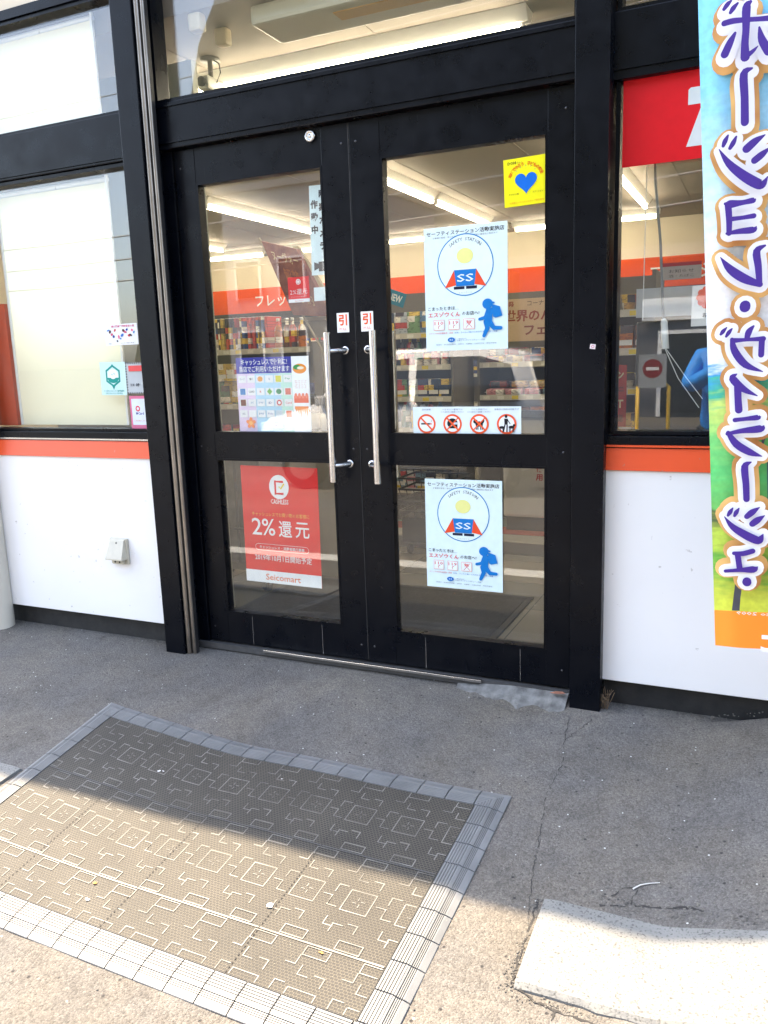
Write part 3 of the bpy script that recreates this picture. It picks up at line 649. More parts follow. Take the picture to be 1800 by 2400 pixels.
def icon_strip():
    w, h = .424, .104; p = Print(w, h, pm((228, 243, 250))); O = (240, 95, 50)
    txt = ['店内禁煙', 'ヘルメット着用での|ご入店はご遠慮ください', 'ペット同伴での|ご入店はご遠慮ください', '盲導犬の同伴は可能です']
    for i in range(4):
        u = -.157+.105*i; v = -.012
        for j, t in enumerate(txt[i].split('|')): p.text(t, u, .042-.009*j, (40, 70, 120), w=min(.092, .009*len(t)), h=.0065)
        p.ell(u, v, .037, .037, O, 36); p.ell(u, v, .0295, .0295, (238, 245, 248), 32)
        if i < 3:
            if i == 0:
                p.rect(u-.022, u+.014, v-.003, v+.003, BK); p.rect(u+.015, u+.021, v-.003, v+.003, (235, 90, 50)); p.line([(u+.018, v+.006), (u+.022, v+.012), (u+.018, v+.016)], .0012, BK)
            if i == 1:
                p.ell(u, v+.002, .021, .019, BK, 28); p.rect(u-.012, u+.02, v-.017, v-.004, BK); p.rect(u+.002, u+.0215, v-.002, v+.006, (200, 215, 225)); p.ell(u-.004, v-.006, .003, .003, (238, 245, 248), 10)
            if i == 2:
                p.ell(u, v, .015, .010, BK, 20); p.ell(u-.014, v+.009, .009, .008, BK, 16); p.poly([(u-.02, v+.014), (u-.022, v+.023), (u-.013, v+.017)], BK); p.ell(u+.015, v+.008, .004, .009, BK, 12, -.5)
                for q in (-.011, -.005, .006, .012): p.rect(u+q-.002, u+q+.002, v-.021, v-.004, BK)
            p.line([(u-.024, v+.024), (u+.024, v-.024)], .0065, O)
            if i != 0: p.line([(u+.024, v+.024), (u-.024, v-.024)], .0045, O)
        else:
            p.ell(u-.002, v+.028, .0055, .006, BK, 14); p.poly([(u-.009, v+.020), (u+.005, v+.020), (u+.004, v-.002), (u-.008, v-.002)], BK)
            p.line([(u-.006, v-.002), (u-.013, v-.030)], .005, BK); p.line([(u+.002, v-.002), (u+.001, v-.030)], .005, BK); p.line([(u+.004, v+.015), (u+.014, v+.0)], .003, BK)
            p.ell(u+.018, v-.011, .011, .0055, BK, 16); p.ell(u+.028, v-.004, .005, .0045, BK, 12)
            for q in (.010, .014, .023, .027): p.rect(u+q-.0013, u+q+.0013, v-.029, v-.012, BK)
            p.ell(u-.018, v-.012, .010, .005, BK, 16); 
            for q in (-.024, -.014): p.rect(u+q-.0013, u+q+.0013, v-.029, v-.012, BK)
    tag(p.done('sign_strip', (.437, .0125, 1.0015), None, bow(.001, w)), 'long white strip of four round orange warning pictograms on the right door glass', 'sign')
icon_strip()

def pull(x, lab):
    p = Print(.052, .074, pm((245, 245, 242)));
    p.text('引', 0, .010, (235, 90, 30), h=.042, weight=.03, res=2); p.text('PULL', 0, -.024, (235, 110, 60), w=.03, h=.009)
    for sx in (-1, 1):
        for sz in (-1, 1): pass
    tag(p.done('pull_sticker', (x, -.0035, 1.381)), lab, 'sticker', 'pull stickers on the meeting stiles')
pull(-.052, 'white pull sticker with an orange character on the left door edge above its handle')
pull(.052, 'white pull sticker with an orange character on the right door edge above its handle')

def camera_strip():
    w, h = .135, .335; p = Print(w, h, pm((222, 243, 250)))
    for i, ch in enumerate('作動中'): p.text(ch, -.047, .098-.047*i, (8, 14, 28), h=.032, weight=.05, res=2)
    p.vtext('防犯カメラ', -.012, .135, .0485, .032, (8, 14, 28), .05)
    p.poly([(-.055, -.118), (-.035, -.125), (-.035, -.118), (.05, -.112), (.05, -.150), (-.035, -.154), (-.035, -.142), (-.055, -.150)], (15, 20, 28)); p.rect(.005, .010, -.135, -.100, (222, 243, 250))
    tag(p.done('notice_strip', (-.136, .0448, 1.738), (0, R(1.0), 0)), 'pale vertical camera notice half hidden behind the left door stile', 'sign')
camera_strip()

def red_sticker():
    p = Print(.097, .098, pm((235, 30, 30))); p.ell(0, .030, .011, .0105, (250, 250, 250), 20); p.ring(0, .030, .0075, .002, (225, 40, 40), 16)
    p.text('2%還元', 0, -.008, (250, 235, 235), w=.080, h=.022); p.text('キャッシュレス消費者還元', 0, -.027, (250, 200, 200), w=.07, h=.004)
    p.rect(-.0485, .0485, -.049, -.036, (245, 245, 250)); p.text('Seicomart', 0, -.043, (235, 100, 30), w=.04, h=.006)
    tag(p.done('sticker', (-.260, .0275, 1.52)), 'small red 2% sticker on the upper left door glass', 'sticker')
    p = Print(.050, .052, pm((225, 238, 240))); tag(p.done('sticker', (-.166, .0275, 1.497)), 'small blank white square sticker on the upper left door glass', 'sticker')
red_sticker()

def cash_poster():
    w, h = .352, .308; p = Print(w, h, pm((236, 243, 250))); u0 = -w/2
    p.rect(u0, u0+.272, .088, h/2, (40, 45, 165)); p.text('キャッシュレスで便利に!', u0+.138, .135, (250, 250, 250), w=.225, h=.025, weight=.012, res=2); p.text('当店でご利用いただけます', u0+.138, .106, (250, 250, 250), w=.245, h=.025, weight=.012, res=2)
    p.rect(u0, u0+.09, -h/2, .087, (240, 218, 245)); p.rect(u0+.09, u0+.215, -h/2, .087, (185, 225, 250)); p.rect(u0+.215, u0+.272, -h/2, .087, (200, 240, 225))
    rnd = random.Random(4)
    def logo(cx, cy, kind, col, t=''):
        p.rect(cx-.019, cx+.019, cy-.015, cy+.015, (247, 250, 252))
        if kind == 'b': p.rect(cx-.013, cx+.013, cy-.013, cy+.013, col)
        if kind == 'o': p.ell(cx, cy, .013, .011, col, 18)
        if kind == 'd': p.poly([(cx, cy+.014), (cx+.013, cy), (cx, cy-.014), (cx-.013, cy)], col)
        if kind == 'r': p.ring(cx, cy, .012, .005, col, 20)
        if t: p.text(t, cx, cy, (250, 250, 250) if kind in 'bod' else col, h=.009, w=min(.03, .008*len(t)), weight=.02)
    G = [[('n', (150, 150, 165), 'カード'), ('n', (40, 40, 45), '電子'), ('o', (240, 160, 60), ''), ('n', (30, 60, 150), 'Q'), ('b', (225, 215, 30), ''), ('n', (60, 170, 110), 'Pay')],
         [('b', (20, 130, 200), ''), ('n', (90, 90, 100), 'CARD'), ('n', (210, 50, 50), 'R'), ('d', (110, 185, 60), ''), ('o', (30, 140, 80), ''), ('b', (225, 110, 90), '')],
         [('b', (120, 60, 50), ''), ('n', (80, 140, 190), 'JC'), ('n', (150, 170, 200), 'pay'), ('n', (50, 90, 160), 'iD'), ('r', (215, 50, 60), ''), ('n', (220, 120, 120), 'Card')],
         [('n', (150, 150, 160), '支払'), ('n', (190, 160, 200), ''), ('n', (120, 150, 190), 'pay'), ('n', (150, 150, 190), 'Edy'), ('n', (180, 160, 190), ''), ('b', (235, 140, 110), '')]]
    for j, row in enumerate(G):
        for i, (k, c, t) in enumerate(row): logo(u0+.027+.0445*i, .065-.046*j-(.006 if j else 0), k, c, t)
    for (cx, cy, s) in ((u0+.06, -.118, 1.0),):
        for k in range(5): a = R(90+72*k); p.ell(cx+.014*math.cos(a), cy+.014*math.sin(a), .011, .008, (245, 150, 95), 12, a)
        p.ell(cx, cy, .009, .009, (250, 190, 120), 12)
    p.rect(u0+.272, w/2, -h/2, h/2, (243, 247, 246))
    p.ell(w/2-.042, .104, .032, .020, (240, 150, 40), 24); p.ell(w/2-.054, .110, .018, .010, (50, 150, 70), 16); p.ell(w/2-.038, .107, .016, .006, (250, 240, 220), 14)
    for k in range(5): p.text('ポイント', w/2-.04, .055-.007*k, (200, 110, 90), w=.058-.004*(k % 3), h=.005)
    p.rect(w/2-.074, w/2-.006, -.034, -.006, (235, 120, 95)); 
    for k in range(4): p.ell(w/2-.065+.017*k, -.005, .007, .011, (240, 140, 110), 12)
    for k in range(7): p.poly([(w/2-.070+.01*k, -.06), (w/2-.060+.01*k, -.06), (w/2-.063+.01*k, -.075-.012*(k % 3))], (240, 165, 110))
    p.rect(w/2-.072, w/2-.008, -.060, -.048, (240, 150, 90))
    p.rect(.0, .045, -.138, -.118, (250, 250, 252)); p.text('N', .010, -.128, (60, 60, 160), h=.009)
    tag(p.done('poster', (-.408, .0275, 1.107), (0, R(.3), 0), bow(.002, w)), 'blue headed cashless payment poster with a grid of small logos on the left door', 'poster')
cash_poster()

def red_poster():
    w, h = .380, .515; RDp = (232, 38, 38); p = Print(w, h, pm(RDp)); V = lambda b_: b_*h/2; Wt = (250, 246, 244)
    p.ell(0, V(.66), .0485, .052, Wt, 36)
    C = (232, 38, 38); p.line([(.022, V(.75)), (-.018, V(.75)), (-.018, V(.55)), (.022, V(.55))], .010, C); p.rect(-.0225, -.0135, V(.53), V(.77), C)
    p.line([(.0, V(.67)), (.008, V(.63)), (.026, V(.72))], .007, (240, 205, 60))
    p.text('CASHLESS', 0, V(.415), Wt, w=.088, h=.021, weight=.01)
    p.text('キャッシュレスでお買い物のお客様に', 0, V(.19), (245, 190, 90), w=.285, h=.018)
    p.text('2', -.122, V(-.03), Wt, w=.050, h=.074, weight=.004, res=3); p.text('%', -.062, V(-.03), Wt, w=.066, h=.074, weight=.004, res=3)
    p.text('還', .022, V(-.045), Wt, w=.066, h=.072, weight=.008, res=3); p.text('元', .106, V(-.045), Wt, w=.068, h=.068, weight=.008, res=3)
    p.text('キャッシュレス・消費者還元事業', 0, V(-.38), Wt, w=.225, h=.013, weight=.01)
    for v in (-.325, -.435): p.rect(-.12, .12, V(v)-.0007, V(v)+.0007, Wt)
    p.ring(-.12, V(-.38), .0142, .0013, Wt, 12, 90, 270); p.ring(.12, V(-.38), .0142, .0013, Wt, 12, -90, 90)
    p.text('2019年10月1日開始予定', .004, V(-.56), Wt, w=.285, h=.028, weight=.006, res=2)
    p.rect(-w/2, w/2, -h/2, V(-.79), (248, 248, 250)); p.text('Seicomart', 0, V(-.895), (238, 120, 60), w=.175, h=.028, weight=.01, res=2)
    tag(p.done('poster', (-.409, .0275, .548), (0, R(.6), 0), bow(.003, w)), 'large red 2% cashback poster with a white foot on the lower left door glass', 'poster')
red_poster()

def left_window_stickers():
    y = -.0
    p = Print(.185, .092, pm((240, 244, 248))); p.text('暴力団員等排除宣言の店', .01, .036, (210, 60, 120), w=.13, h=.010, weight=.02)
    rnd = random.Random(2); cs = [(60, 120, 200), (90, 60, 60), (210, 80, 120), (30, 60, 150), (200, 60, 70), (40, 40, 50), (230, 120, 150), (60, 140, 200)]
    for k in range(16): p.ell(-.075+.0098*k, rnd.uniform(-.03, .022), rnd.uniform(.004, .010), rnd.uniform(.003, .008), cs[k % 8], 9, rnd.uniform(0, 3))
    p.text('北海道', -.07, -.038, (70, 70, 80), h=.005); p.text('みんなの街の安全', .03, -.038, (70, 70, 80), w=.08, h=.005)
    tag(p.done('sticker', (-1.168, .005, 1.383)), 'white strip sticker with coloured shapes in the left window by the post', 'sticker')
    T = (20, 150, 140); w, h = .148, .148
    mb = Print(w, h, pm((205, 238, 238)), t=.0015); p = mb
    for r_, c in ((.048, T), (.038, (205, 238, 238))): p.poly([(r_*math.sin(R(60*k)), .012+r_*1.05*math.cos(R(60*k))) for k in range(6)], c)
    p.ell(0, .016, .030, .026, (240, 250, 250), 24); p.ell(0, .004, .034, .024, T, 24, 0, 180, 360); p.ell(0, .016, .020, .018, (235, 248, 248), 20)
    p.poly([(-.012, .052), (.012, .052), (0, .066)], T); p.poly([(-.010, -.032), (.010, -.032), (0, -.050)], T)
    p.line([(-.007, .02), (-.002, .016)], .003, T); p.line([(.006, .024), (.010, .019)], .003, T)
    p.text('さっぽろエコメンバー登録事業所', 0, -.055, T, w=.12, h=.009, weight=.01); p.text('SAPPORO ECO MEMBER', 0, -.066, T, w=.10, h=.006)
    tag(p.done('sticker', (-1.240, .005, 1.190), (0, R(.8), 0)), 'pale green sticker with a teal hexagon emblem in the left window', 'sticker')
    p = Print(.125, .135, pm((190, 198, 202))); 
    for k in range(12): p.ell(-.0605, -.064+.0117*k, .004, .0045, (120, 124, 126), 8)
    for k in range(10): p.ell(-.058+.0125*k, .066, .0045, .004, (120, 124, 126), 8); p.ell(-.058+.0125*k, -.066, .0045, .004, (120, 124, 126), 8)
    p.rect(-.045, .06, .030, .055, (235, 90, 90)); p.text('09', .0, -.03, (40, 45, 55), h=.016, weight=.03); p.text('営業', -.03, -.03, (60, 60, 70), h=.012)
    tag(p.done('sticker', (-1.100, .005, 1.190)), 'grey sticker with scalloped edges beside the left post', 'sticker')
    p = Print(.125, .150, pm((222, 120, 155))); p.rect(-.052, .0625, -.055, .062, (226, 236, 246)); p.ell(-.018, .018, .013, .013, (225, 60, 80), 16); p.ell(-.018, .018, .007, .007, (226, 236, 246), 12)
    p.text('MCard', -.03, -.003, (40, 50, 150), h=.012, anchor='l', weight=.02); p.text('ご利用ください', -.045, -.036, (220, 110, 90), w=.09, h=.008, anchor='l')
    tag(p.done('sticker', (-1.095, .005, 1.036)), 'pink framed sticker at the bottom corner of the left window', 'sticker')
left_window_stickers()

# red sign board inside the right window
p = Print(1.27, .29, pm((225, 20, 30)), t=.004)
C_ = (222, 222, 218); p.poly([(-.437, .016), (-.437, .060), (-.430, .066), (-.20, .066), (-.20, -.10), (-.215, -.107), (-.26, -.107), (-.26, -.065), (-.235, -.065), (-.235, .016)], C_); p.poly([(-.395, .0155), (-.439, -.107), (-.392, -.107), (-.345, .0155)], C_); p.poly([(-.36, .0665), (-.36, .11), (-.32, .11), (-.32, .0665)], C_)
tag(p.done('red_sign_board', (1.62, .024, 1.972), None), 'red sign board with a pale character along the top of the right window', 'sign')
# small stuck label on the right post, marks
p = Print(.018, .016, pm((235, 225, 228))); p.ring(0, 0, .005, .0015, (210, 70, 110), 12); tag(p.done('post_label', (.9165, -.0715, 1.256), (0, R(8), 0)), 'tiny white label stuck on the right black post', 'label')
# blind wand and cords in the right window
o = empty('blind_wand', (1.075, .085, 2.09)); h = MB(); h.tube([(0, 0, 0), (.008, 0, -.3), (.03, 0, -.5), (.046, 0, -.75)], .0045, mat('clear_grey_rod', (.18, .18, .18), .3), 8); h.build('rod', o)
h = MB(); h.tube([(.046, 0, -.75), (.049, 0, -.76), (.056, 0, -.85)], [.006, .011, .012], mat('white_plastic', (.75, .75, .73), .4), 12); h.build('grip', o)
h = MB(); h.tube([(.055, 0, -.85), (.10, 0, -.95), (.17, 0, -1.05)], .0012, WHITE, 5); h.tube([(.058, 0, -.85), (.12, 0, -.94), (.18, 0, -1.02)], .0012, WHITE, 5); h.tube([(-.02, .01, -.1), (-.022, .01, -.75)], .0016, WHITE, 5); h.build('cord', o)
tag(o, 'thin grey wand with a white grip hanging inside the right window', 'blind wand')

# outdoor socket on the left wall panel
def socket():
    o = empty('outdoor_socket', (-1.245, -.046, .40)); pl = mat('aged_beige_plastic', (.50, .47, .38), .45, var=.08, vscale=25)
    m = MB(); m.box(-.052, .052, -.014, 0, -.062, .062, pl, .006); m.build('back_plate', o)
    m = MB(); pr = [(-.014, .058), (-.022, .052), (-.055, -.028), (-.055, -.034), (-.014, -.034)]
    vs = []; fs = []
    for (y, z) in pr: 
        k = .040+.008*(1-(z+.034)/.092); vs += [(-k, y, z), (k, y, z)]
    n = len(pr); fs = [(2*i, 2*i+1, 2*i+3, 2*i+2) for i in range(n-1)]+[(2*n-2, 2*n-1, 1, 0), [2*i for i in range(n)][::-1], [2*i+1 for i in range(n)]]
    m.add(vs, fs, pl); m.tube([(0, -.022, .042), (0, -.028, .042)], .004, mat('screw', (.1, .1, .1), .4, 1), 8); m.build('hood', o, fixn=True)
    m = MB(); m.box(-.03, .034, -.030, -.014, -.058, -.036, pl, .003); 
    for x in (-.012, .014): m.tube([(x, -.0305, -.047), (x, -.032, -.047)], .0045, DARK, 10)
    m.build('outlet', o); tag(o, 'aged beige weatherproof socket cover on the white left wall panel', 'socket')
socket()

# ================================================================== ENTRANCE MAT
def entrance_mat():
    X0, X1, Y0, Y1 = -.88, .802, -1.645, -.665
    def warp(p):
        v = (p.y-Y0)/(Y1-Y0); xn = max(0, (X1-p.x)/(X1-X0)); x, y = p.x, p.y
        x += .12*xn**2*(1-v); y += v*.098*max(0, (-.12-p.x)/.76)**1.4+.030*xn*(1-v)
        return Vector((x, y, gz(min(x, 1), y)+.001+p.z+.002*math.sin(p.x*9)*v))
    o = empty('entrance_mat', (0, 0, 0)); tag(o, 'wide brown woven rubber mat with pale ribbed edging on the asphalt before the doors', 'mat')
    # woven tread
    m = bpy.data.materials.new('woven_tread'); m.use_nodes = True; n = m.node_tree; L = n.links; bs = n.nodes['Principled BSDF']; tc = n.nodes.new('ShaderNodeTexCoord')
    mp = n.nodes.new('ShaderNodeMapping'); L.new(tc.outputs['UV'], mp.inputs['Vector'])
    br = n.nodes.new('ShaderNodeTexBrick'); br.inputs['Scale'].default_value = 1; br.inputs['Brick Width'].default_value = .0105; br.inputs['Row Height'].default_value = .0078; br.inputs['Mortar Size'].default_value = .0015; br.inputs['Mortar Smooth'].default_value = .5; br.offset = .5
    br.inputs['Color1'].default_value = (.008, .0075, .007, 1); br.inputs['Color2'].default_value = (.014, .0125, .011, 1); br.inputs['Mortar'].default_value = (.060, .053, .039, 1); L.new(mp.outputs[0], br.inputs['Vector'])
    t = n.nodes.new('ShaderNodeTexNoise'); t.inputs['Scale'].default_value = 5; t.inputs['Detail'].default_value = 7; L.new(tc.outputs['UV'], t.inputs['Vector'])
    r = n.nodes.new('ShaderNodeMapRange'); r.inputs[1].default_value = .3; r.inputs[2].default_value = .7; r.inputs[3].default_value = .75; r.inputs[4].default_value = 1.25; L.new(t.outputs[0], r.inputs[0])
    sc = n.nodes.new('ShaderNodeVectorMath'); sc.operation = 'SCALE'; L.new(br.outputs[0], sc.inputs[0]); L.new(r.outputs[0], sc.inputs['Scale']); L.new(sc.outputs[0], bs.inputs['Base Color'])
    bp = n.nodes.new('ShaderNodeBump'); bp.inputs['Strength'].default_value = .5; bp.inputs['Distance'].default_value = .002; L.new(br.outputs['Fac'], bp.inputs['Height']); L.new(bp.outputs[0], bs.inputs['Normal']); bs.inputs['Roughness'].default_value = .7
    B = .088; mb = MB(); nx, ny = 60, 36; vs = []; fs = []; uvs = []
    for j in range(ny+1):
        for i in range(nx+1):
            x = X0+B+(X1-X0-2*B)*i/nx; y = Y0+B+(Y1-Y0-2*B)*j/ny; vs.append((x, y, .0095)); uvs.append((x+2, y+3))
    for j in range(ny):
        for i in range(nx): a = j*(nx+1)+i; fs.append((a, a+1, a+nx+2, a+nx+1))
    mb.add(vs, fs, m, True); mb.warp(warp); t_ = mb.build('woven_tread', o)
    uv = t_.data.uv_layers.new(name='UVMap')
    for lp in t_.data.loops: uv.data[lp.index].uv = uvs[lp.vertex_index]
    # raised figure
    fig = mat('raised_figure', (.165, .16, .145), .6, var=.55, vscale=14); mb = MB(); W = .0029
    x_lo, x_hi, y_lo, y_hi = X0+B+.004, X1-B-.004, Y0+B+.004, Y1-B-.004
    def seg(x0, y0, x1, y1, w=W, z=.0105, mt=fig):
        x0, x1 = sorted((x0, x1)); y0, y1 = sorted((y0, y1))
        x0 = max(x0-w/2, x_lo); x1 = min(x1+w/2, x_hi); y0 = max(y0-w/2, y_lo); y1 = min(y1+w/2, y_hi)
        if x1 <= x0 or y1 <= y0: return
        N = max(1, int((x1-x0)/.04)); 
        for k in range(N):
            a, c = x0+(x1-x0)*k/N, x0+(x1-x0)*(k+1)/N
            mb.add([(a, y0, z), (c, y0, z), (c, y1, z), (a, y1, z)], [(0, 1, 2, 3)], mt)
    def path(pts, cx, cy, z=.0105):
        for (a, b_), (c, d) in zip(pts, pts[1:]): seg(cx+a, cy+b_, cx+c, cy+d, z=z)
    px, py = .155, .33; k = 0
    for j in range(-1, 3):
        for i in range(-9, 4):
            cx, cy = .561+px*i, -1.24+py*j
            s = .037; path([(-s, -s), (s, -s), (s, s), (-s, s), (-s, -s)], cx, cy, .0105)
            for a in range(4):
                q = R(90*a); rr = lambda u, v: (u*math.cos(q)-v*math.sin(q), u*math.sin(q)+v*math.cos(q))
                seg(*(c_+d_ for c_, d_ in zip((cx, cy)*2, rr(.006, .004)+rr(.016, .004))), w=.002)
            h_ = .027
            for (ux, uy, sx, sy) in ((.0775, .045, 1, 1), (.0775, .002, -1, 1), (.0775, -.032, 1, -1), (.035, .085, -1, 1), (-.035, .075, 1, -1), (.035, -.075, -1, 1), (-.030, -.085, 1, 1), (.10, .10, -1, -1), (.10, -.095, 1, -1)):
                path([(ux, uy), (ux+h_*sx, uy)], cx, cy, .0107); path([(ux, uy), (ux, uy-h_*sy)], cx, cy, .0109)
            a = .033
            path([(-a, .130), (-a, .158), (a, .158), (a, .130), (-a, .130)], cx-.02, cy, .0111); path([(-a, .172), (-a, .2), (a, .2), (a, .172), (-a, .172)], cx+.045, cy, .0113)
    seg(x_lo, -1.405, x_hi, -1.405, .0052, .0116); seg(x_lo, -1.075, x_hi, -1.075, .004, .0116, mat('raised_figure_dull', (.06, .06, .058), .6))
    for q_, sx in enumerate((.36, -.05, -.46)):
        for k_ in range(60): yy = y_lo+(y_hi-y_lo)*k_/60; seg(sx-.001, yy, sx+.001, yy+.006, w=.0006, z=.0118, mt=CRK)
    mb.warp(warp); mb.build('raised_figure', o)
    # ribbed edging
    em = mat('ribbed_edging', (.135, .14, .142), .45, var=.18, vscale=12); em.node_tree.nodes['Principled BSDF'].inputs['Specular IOR Level'].default_value = .4
    prof = [(0, 0), (.001, .002), (.016, .0065)]
    t0 = .0165
    for k_ in range(4): prof += [(t0, .0065+.0006*k_), (t0+.0026, .0067+.0006*k_), (t0+.0028, .0052+.0006*k_), (t0+.0044, .0052+.0006*k_)]; t0 += .0046
    prof += [(.0352, .0098), (.041, .0105)]; t0 = .0412
    for k_ in range(6): prof += [(t0, .0118), (t0+.0056, .0118), (t0+.0058, .0082), (t0+.0076, .0082)]; t0 += .0078
    prof += [(t0, .0118), (B, .0118), (B+.0002, .002)]
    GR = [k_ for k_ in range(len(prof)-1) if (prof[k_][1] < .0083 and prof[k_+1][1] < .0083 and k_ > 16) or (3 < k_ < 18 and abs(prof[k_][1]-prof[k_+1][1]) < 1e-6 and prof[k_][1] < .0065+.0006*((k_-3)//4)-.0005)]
    gd = mat('edging_groove_shade', (.035, .033, .03), .9)  # shade between the ribs painted as a dark colour on the groove bottoms
    def edge(org, d, nrm, length, count, lab=None):
        mb = MB(); pitch = length/count
        for s_ in range(count):
            a, c = s_*pitch+.0018, (s_+1)*pitch-.0018; vs = []
            m0, m1 = s_ == 0, s_ == count-1
            sub = 2
            for q in range(sub+1):
                for (t, z) in prof:
                    aa = t if m0 else a; cc = length-t if m1 else c
                    if m0 and aa > c: aa = c
                    if m1 and cc < a: cc = a
                    l_ = aa+(cc-aa)*q/sub
                    vs.append((org[0]+d[0]*l_+nrm[0]*t, org[1]+d[1]*l_+nrm[1]*t, z))
            n_ = len(prof); fs = [(q*n_+k, q*n_+k+1, (q+1)*n_+k+1, (q+1)*n_+k) for q in range(sub) for k in range(n_-1)]
            if not m0: fs.append(list(range(n_))[::-1])
            if not m1: fs.append([sub*n_+k for k in range(n_)])
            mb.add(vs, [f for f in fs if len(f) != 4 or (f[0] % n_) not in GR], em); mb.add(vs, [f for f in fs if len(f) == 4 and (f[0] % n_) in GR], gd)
        mb.warp(warp); mb.build('edge_strip', o)
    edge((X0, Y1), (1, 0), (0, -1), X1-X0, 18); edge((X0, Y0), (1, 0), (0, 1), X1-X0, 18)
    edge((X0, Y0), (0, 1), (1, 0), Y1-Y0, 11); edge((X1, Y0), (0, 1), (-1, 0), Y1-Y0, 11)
    # dark backing seen in the joints
    mb = MB(); vs = []; fs = []
    for i in range(25):
        x = X0+.004+(X1-X0-.008)*i/24
        for j in range(13): vs.append((x, Y0+.004+(Y1-Y0-.008)*j/12, .0012))
    for i in range(24):
        for j in range(12): fs.append((i*13+j, (i+1)*13+j, (i+1)*13+j+1, i*13+j+1))
    mb.add(vs, fs, DARK); mb.warp(warp); mb.build('backing', o)
    # litter
    lw = mat('paper_scrap', (.7, .7, .68), .7, var=.1); ob = mat('dry_petal', (.5, .2, .05), .8)
    def scrap(x, y, r_, mt, lab, cat='litter', name='paper_scrap', n_=7, seed=1):
        rnd = random.Random(seed); q = warp(Vector((x, y, .0118))); vs = [(q.x, q.y, q.z+r_*.35)]; 
        for k_ in range(n_): a = 2*math.pi*k_/n_; rr = r_*rnd.uniform(.5, 1.3); vs.append((q.x+rr*math.cos(a), q.y+rr*math.sin(a)*.7, q.z+rnd.uniform(0, .002)))
        vs += [(q.x, q.y, q.z)]
        mb = MB().add(vs, [(0, k_+1, (k_+1) % n_+1) for k_ in range(n_)]+[(n_+1, (k_+1) % n_+1, k_+1) for k_ in range(n_)], mt); tag(mb.build(name), lab, cat)
    scrap(.345, -1.33, .013, lw, 'white crumpled scrap on the sunlit middle of the mat', seed=3)
    scrap(-.155, -1.49, .008, lw, 'small white scrap near the front edging of the mat', seed=4)
    scrap(-.36, -.94, .006, lw, 'tiny white scrap on the shaded part of the mat', seed=5); scrap(-.345, -.935, .005, lw, 'second tiny white scrap beside the first on the shaded mat', seed=6)
    scrap(-.185, -1.435, .009, ob, 'orange dry petal on the front left of the mat', seed=7, name='petal'); scrap(.08, -.83, .005, lw, 'tiny pale crumb on the shaded back of the mat', seed=8)
    scrap(.55, -1.42, .007, ob, 'orange brown petal by the white line near the right edging', seed=9, name='petal')
entrance_mat()
def twig():
    mb = MB(); P = [(1.20, -.945), (1.215, -.925), (1.235, -.912), (1.26, -.90)]; mb.tube([(x, y, gz(x, y)+.004) for x, y in P], [.0022, .0016, .0014, .001], mat('dry_straw', (.55, .53, .48), .7), 6); tag(mb.build('straw'), 'pale curved straw lying on the asphalt behind the kerb', 'litter')
    mb = MB(); rnd = random.Random(2); lf = mat('dry_leaf', (.3, .13, .08), .8, var=.3, vscale=80)
    for (x, y, l, a) in ((.80, -.045, .03, .1),): 
        c, s = math.cos(a), math.sin(a); z = .0; pts = [(-l, 0, 0), (-.3*l, .35*l, .004), (l*.6, .25*l, .006), (l, 0, .002), (l*.5, -.25*l, .003), (-.4*l, -.3*l, .002)]
        mb.add([(x+p[0]*c-p[1]*s, y+p[0]*s+p[1]*c, gz(x, y)+.035+p[2]) for p in pts], [(0, 5, 4, 3, 2, 1)], lf)
    tag(mb.build('leaf'), 'dry red brown leaf on the mortar at the right end of the threshold', 'leaf')
    mb = MB()
    for i in range(26):
        x = .962+rnd.uniform(-.006, .02); y = -.035+rnd.uniform(-.01, .01); z0 = gz(x, y); mb.tube([(x, y, z0), (x+rnd.uniform(-.015, .015), y-.01, z0+rnd.uniform(.02, .06)), (x+rnd.uniform(-.03, .03), y-.015, z0+rnd.uniform(.03, .09))], .0008, mat('dry_root', (.22, .15, .09), .9), 4)
    tag(mb.build('dry_weed'), 'dry brown weed roots in the gap between right post and wall', 'weed')
twig()

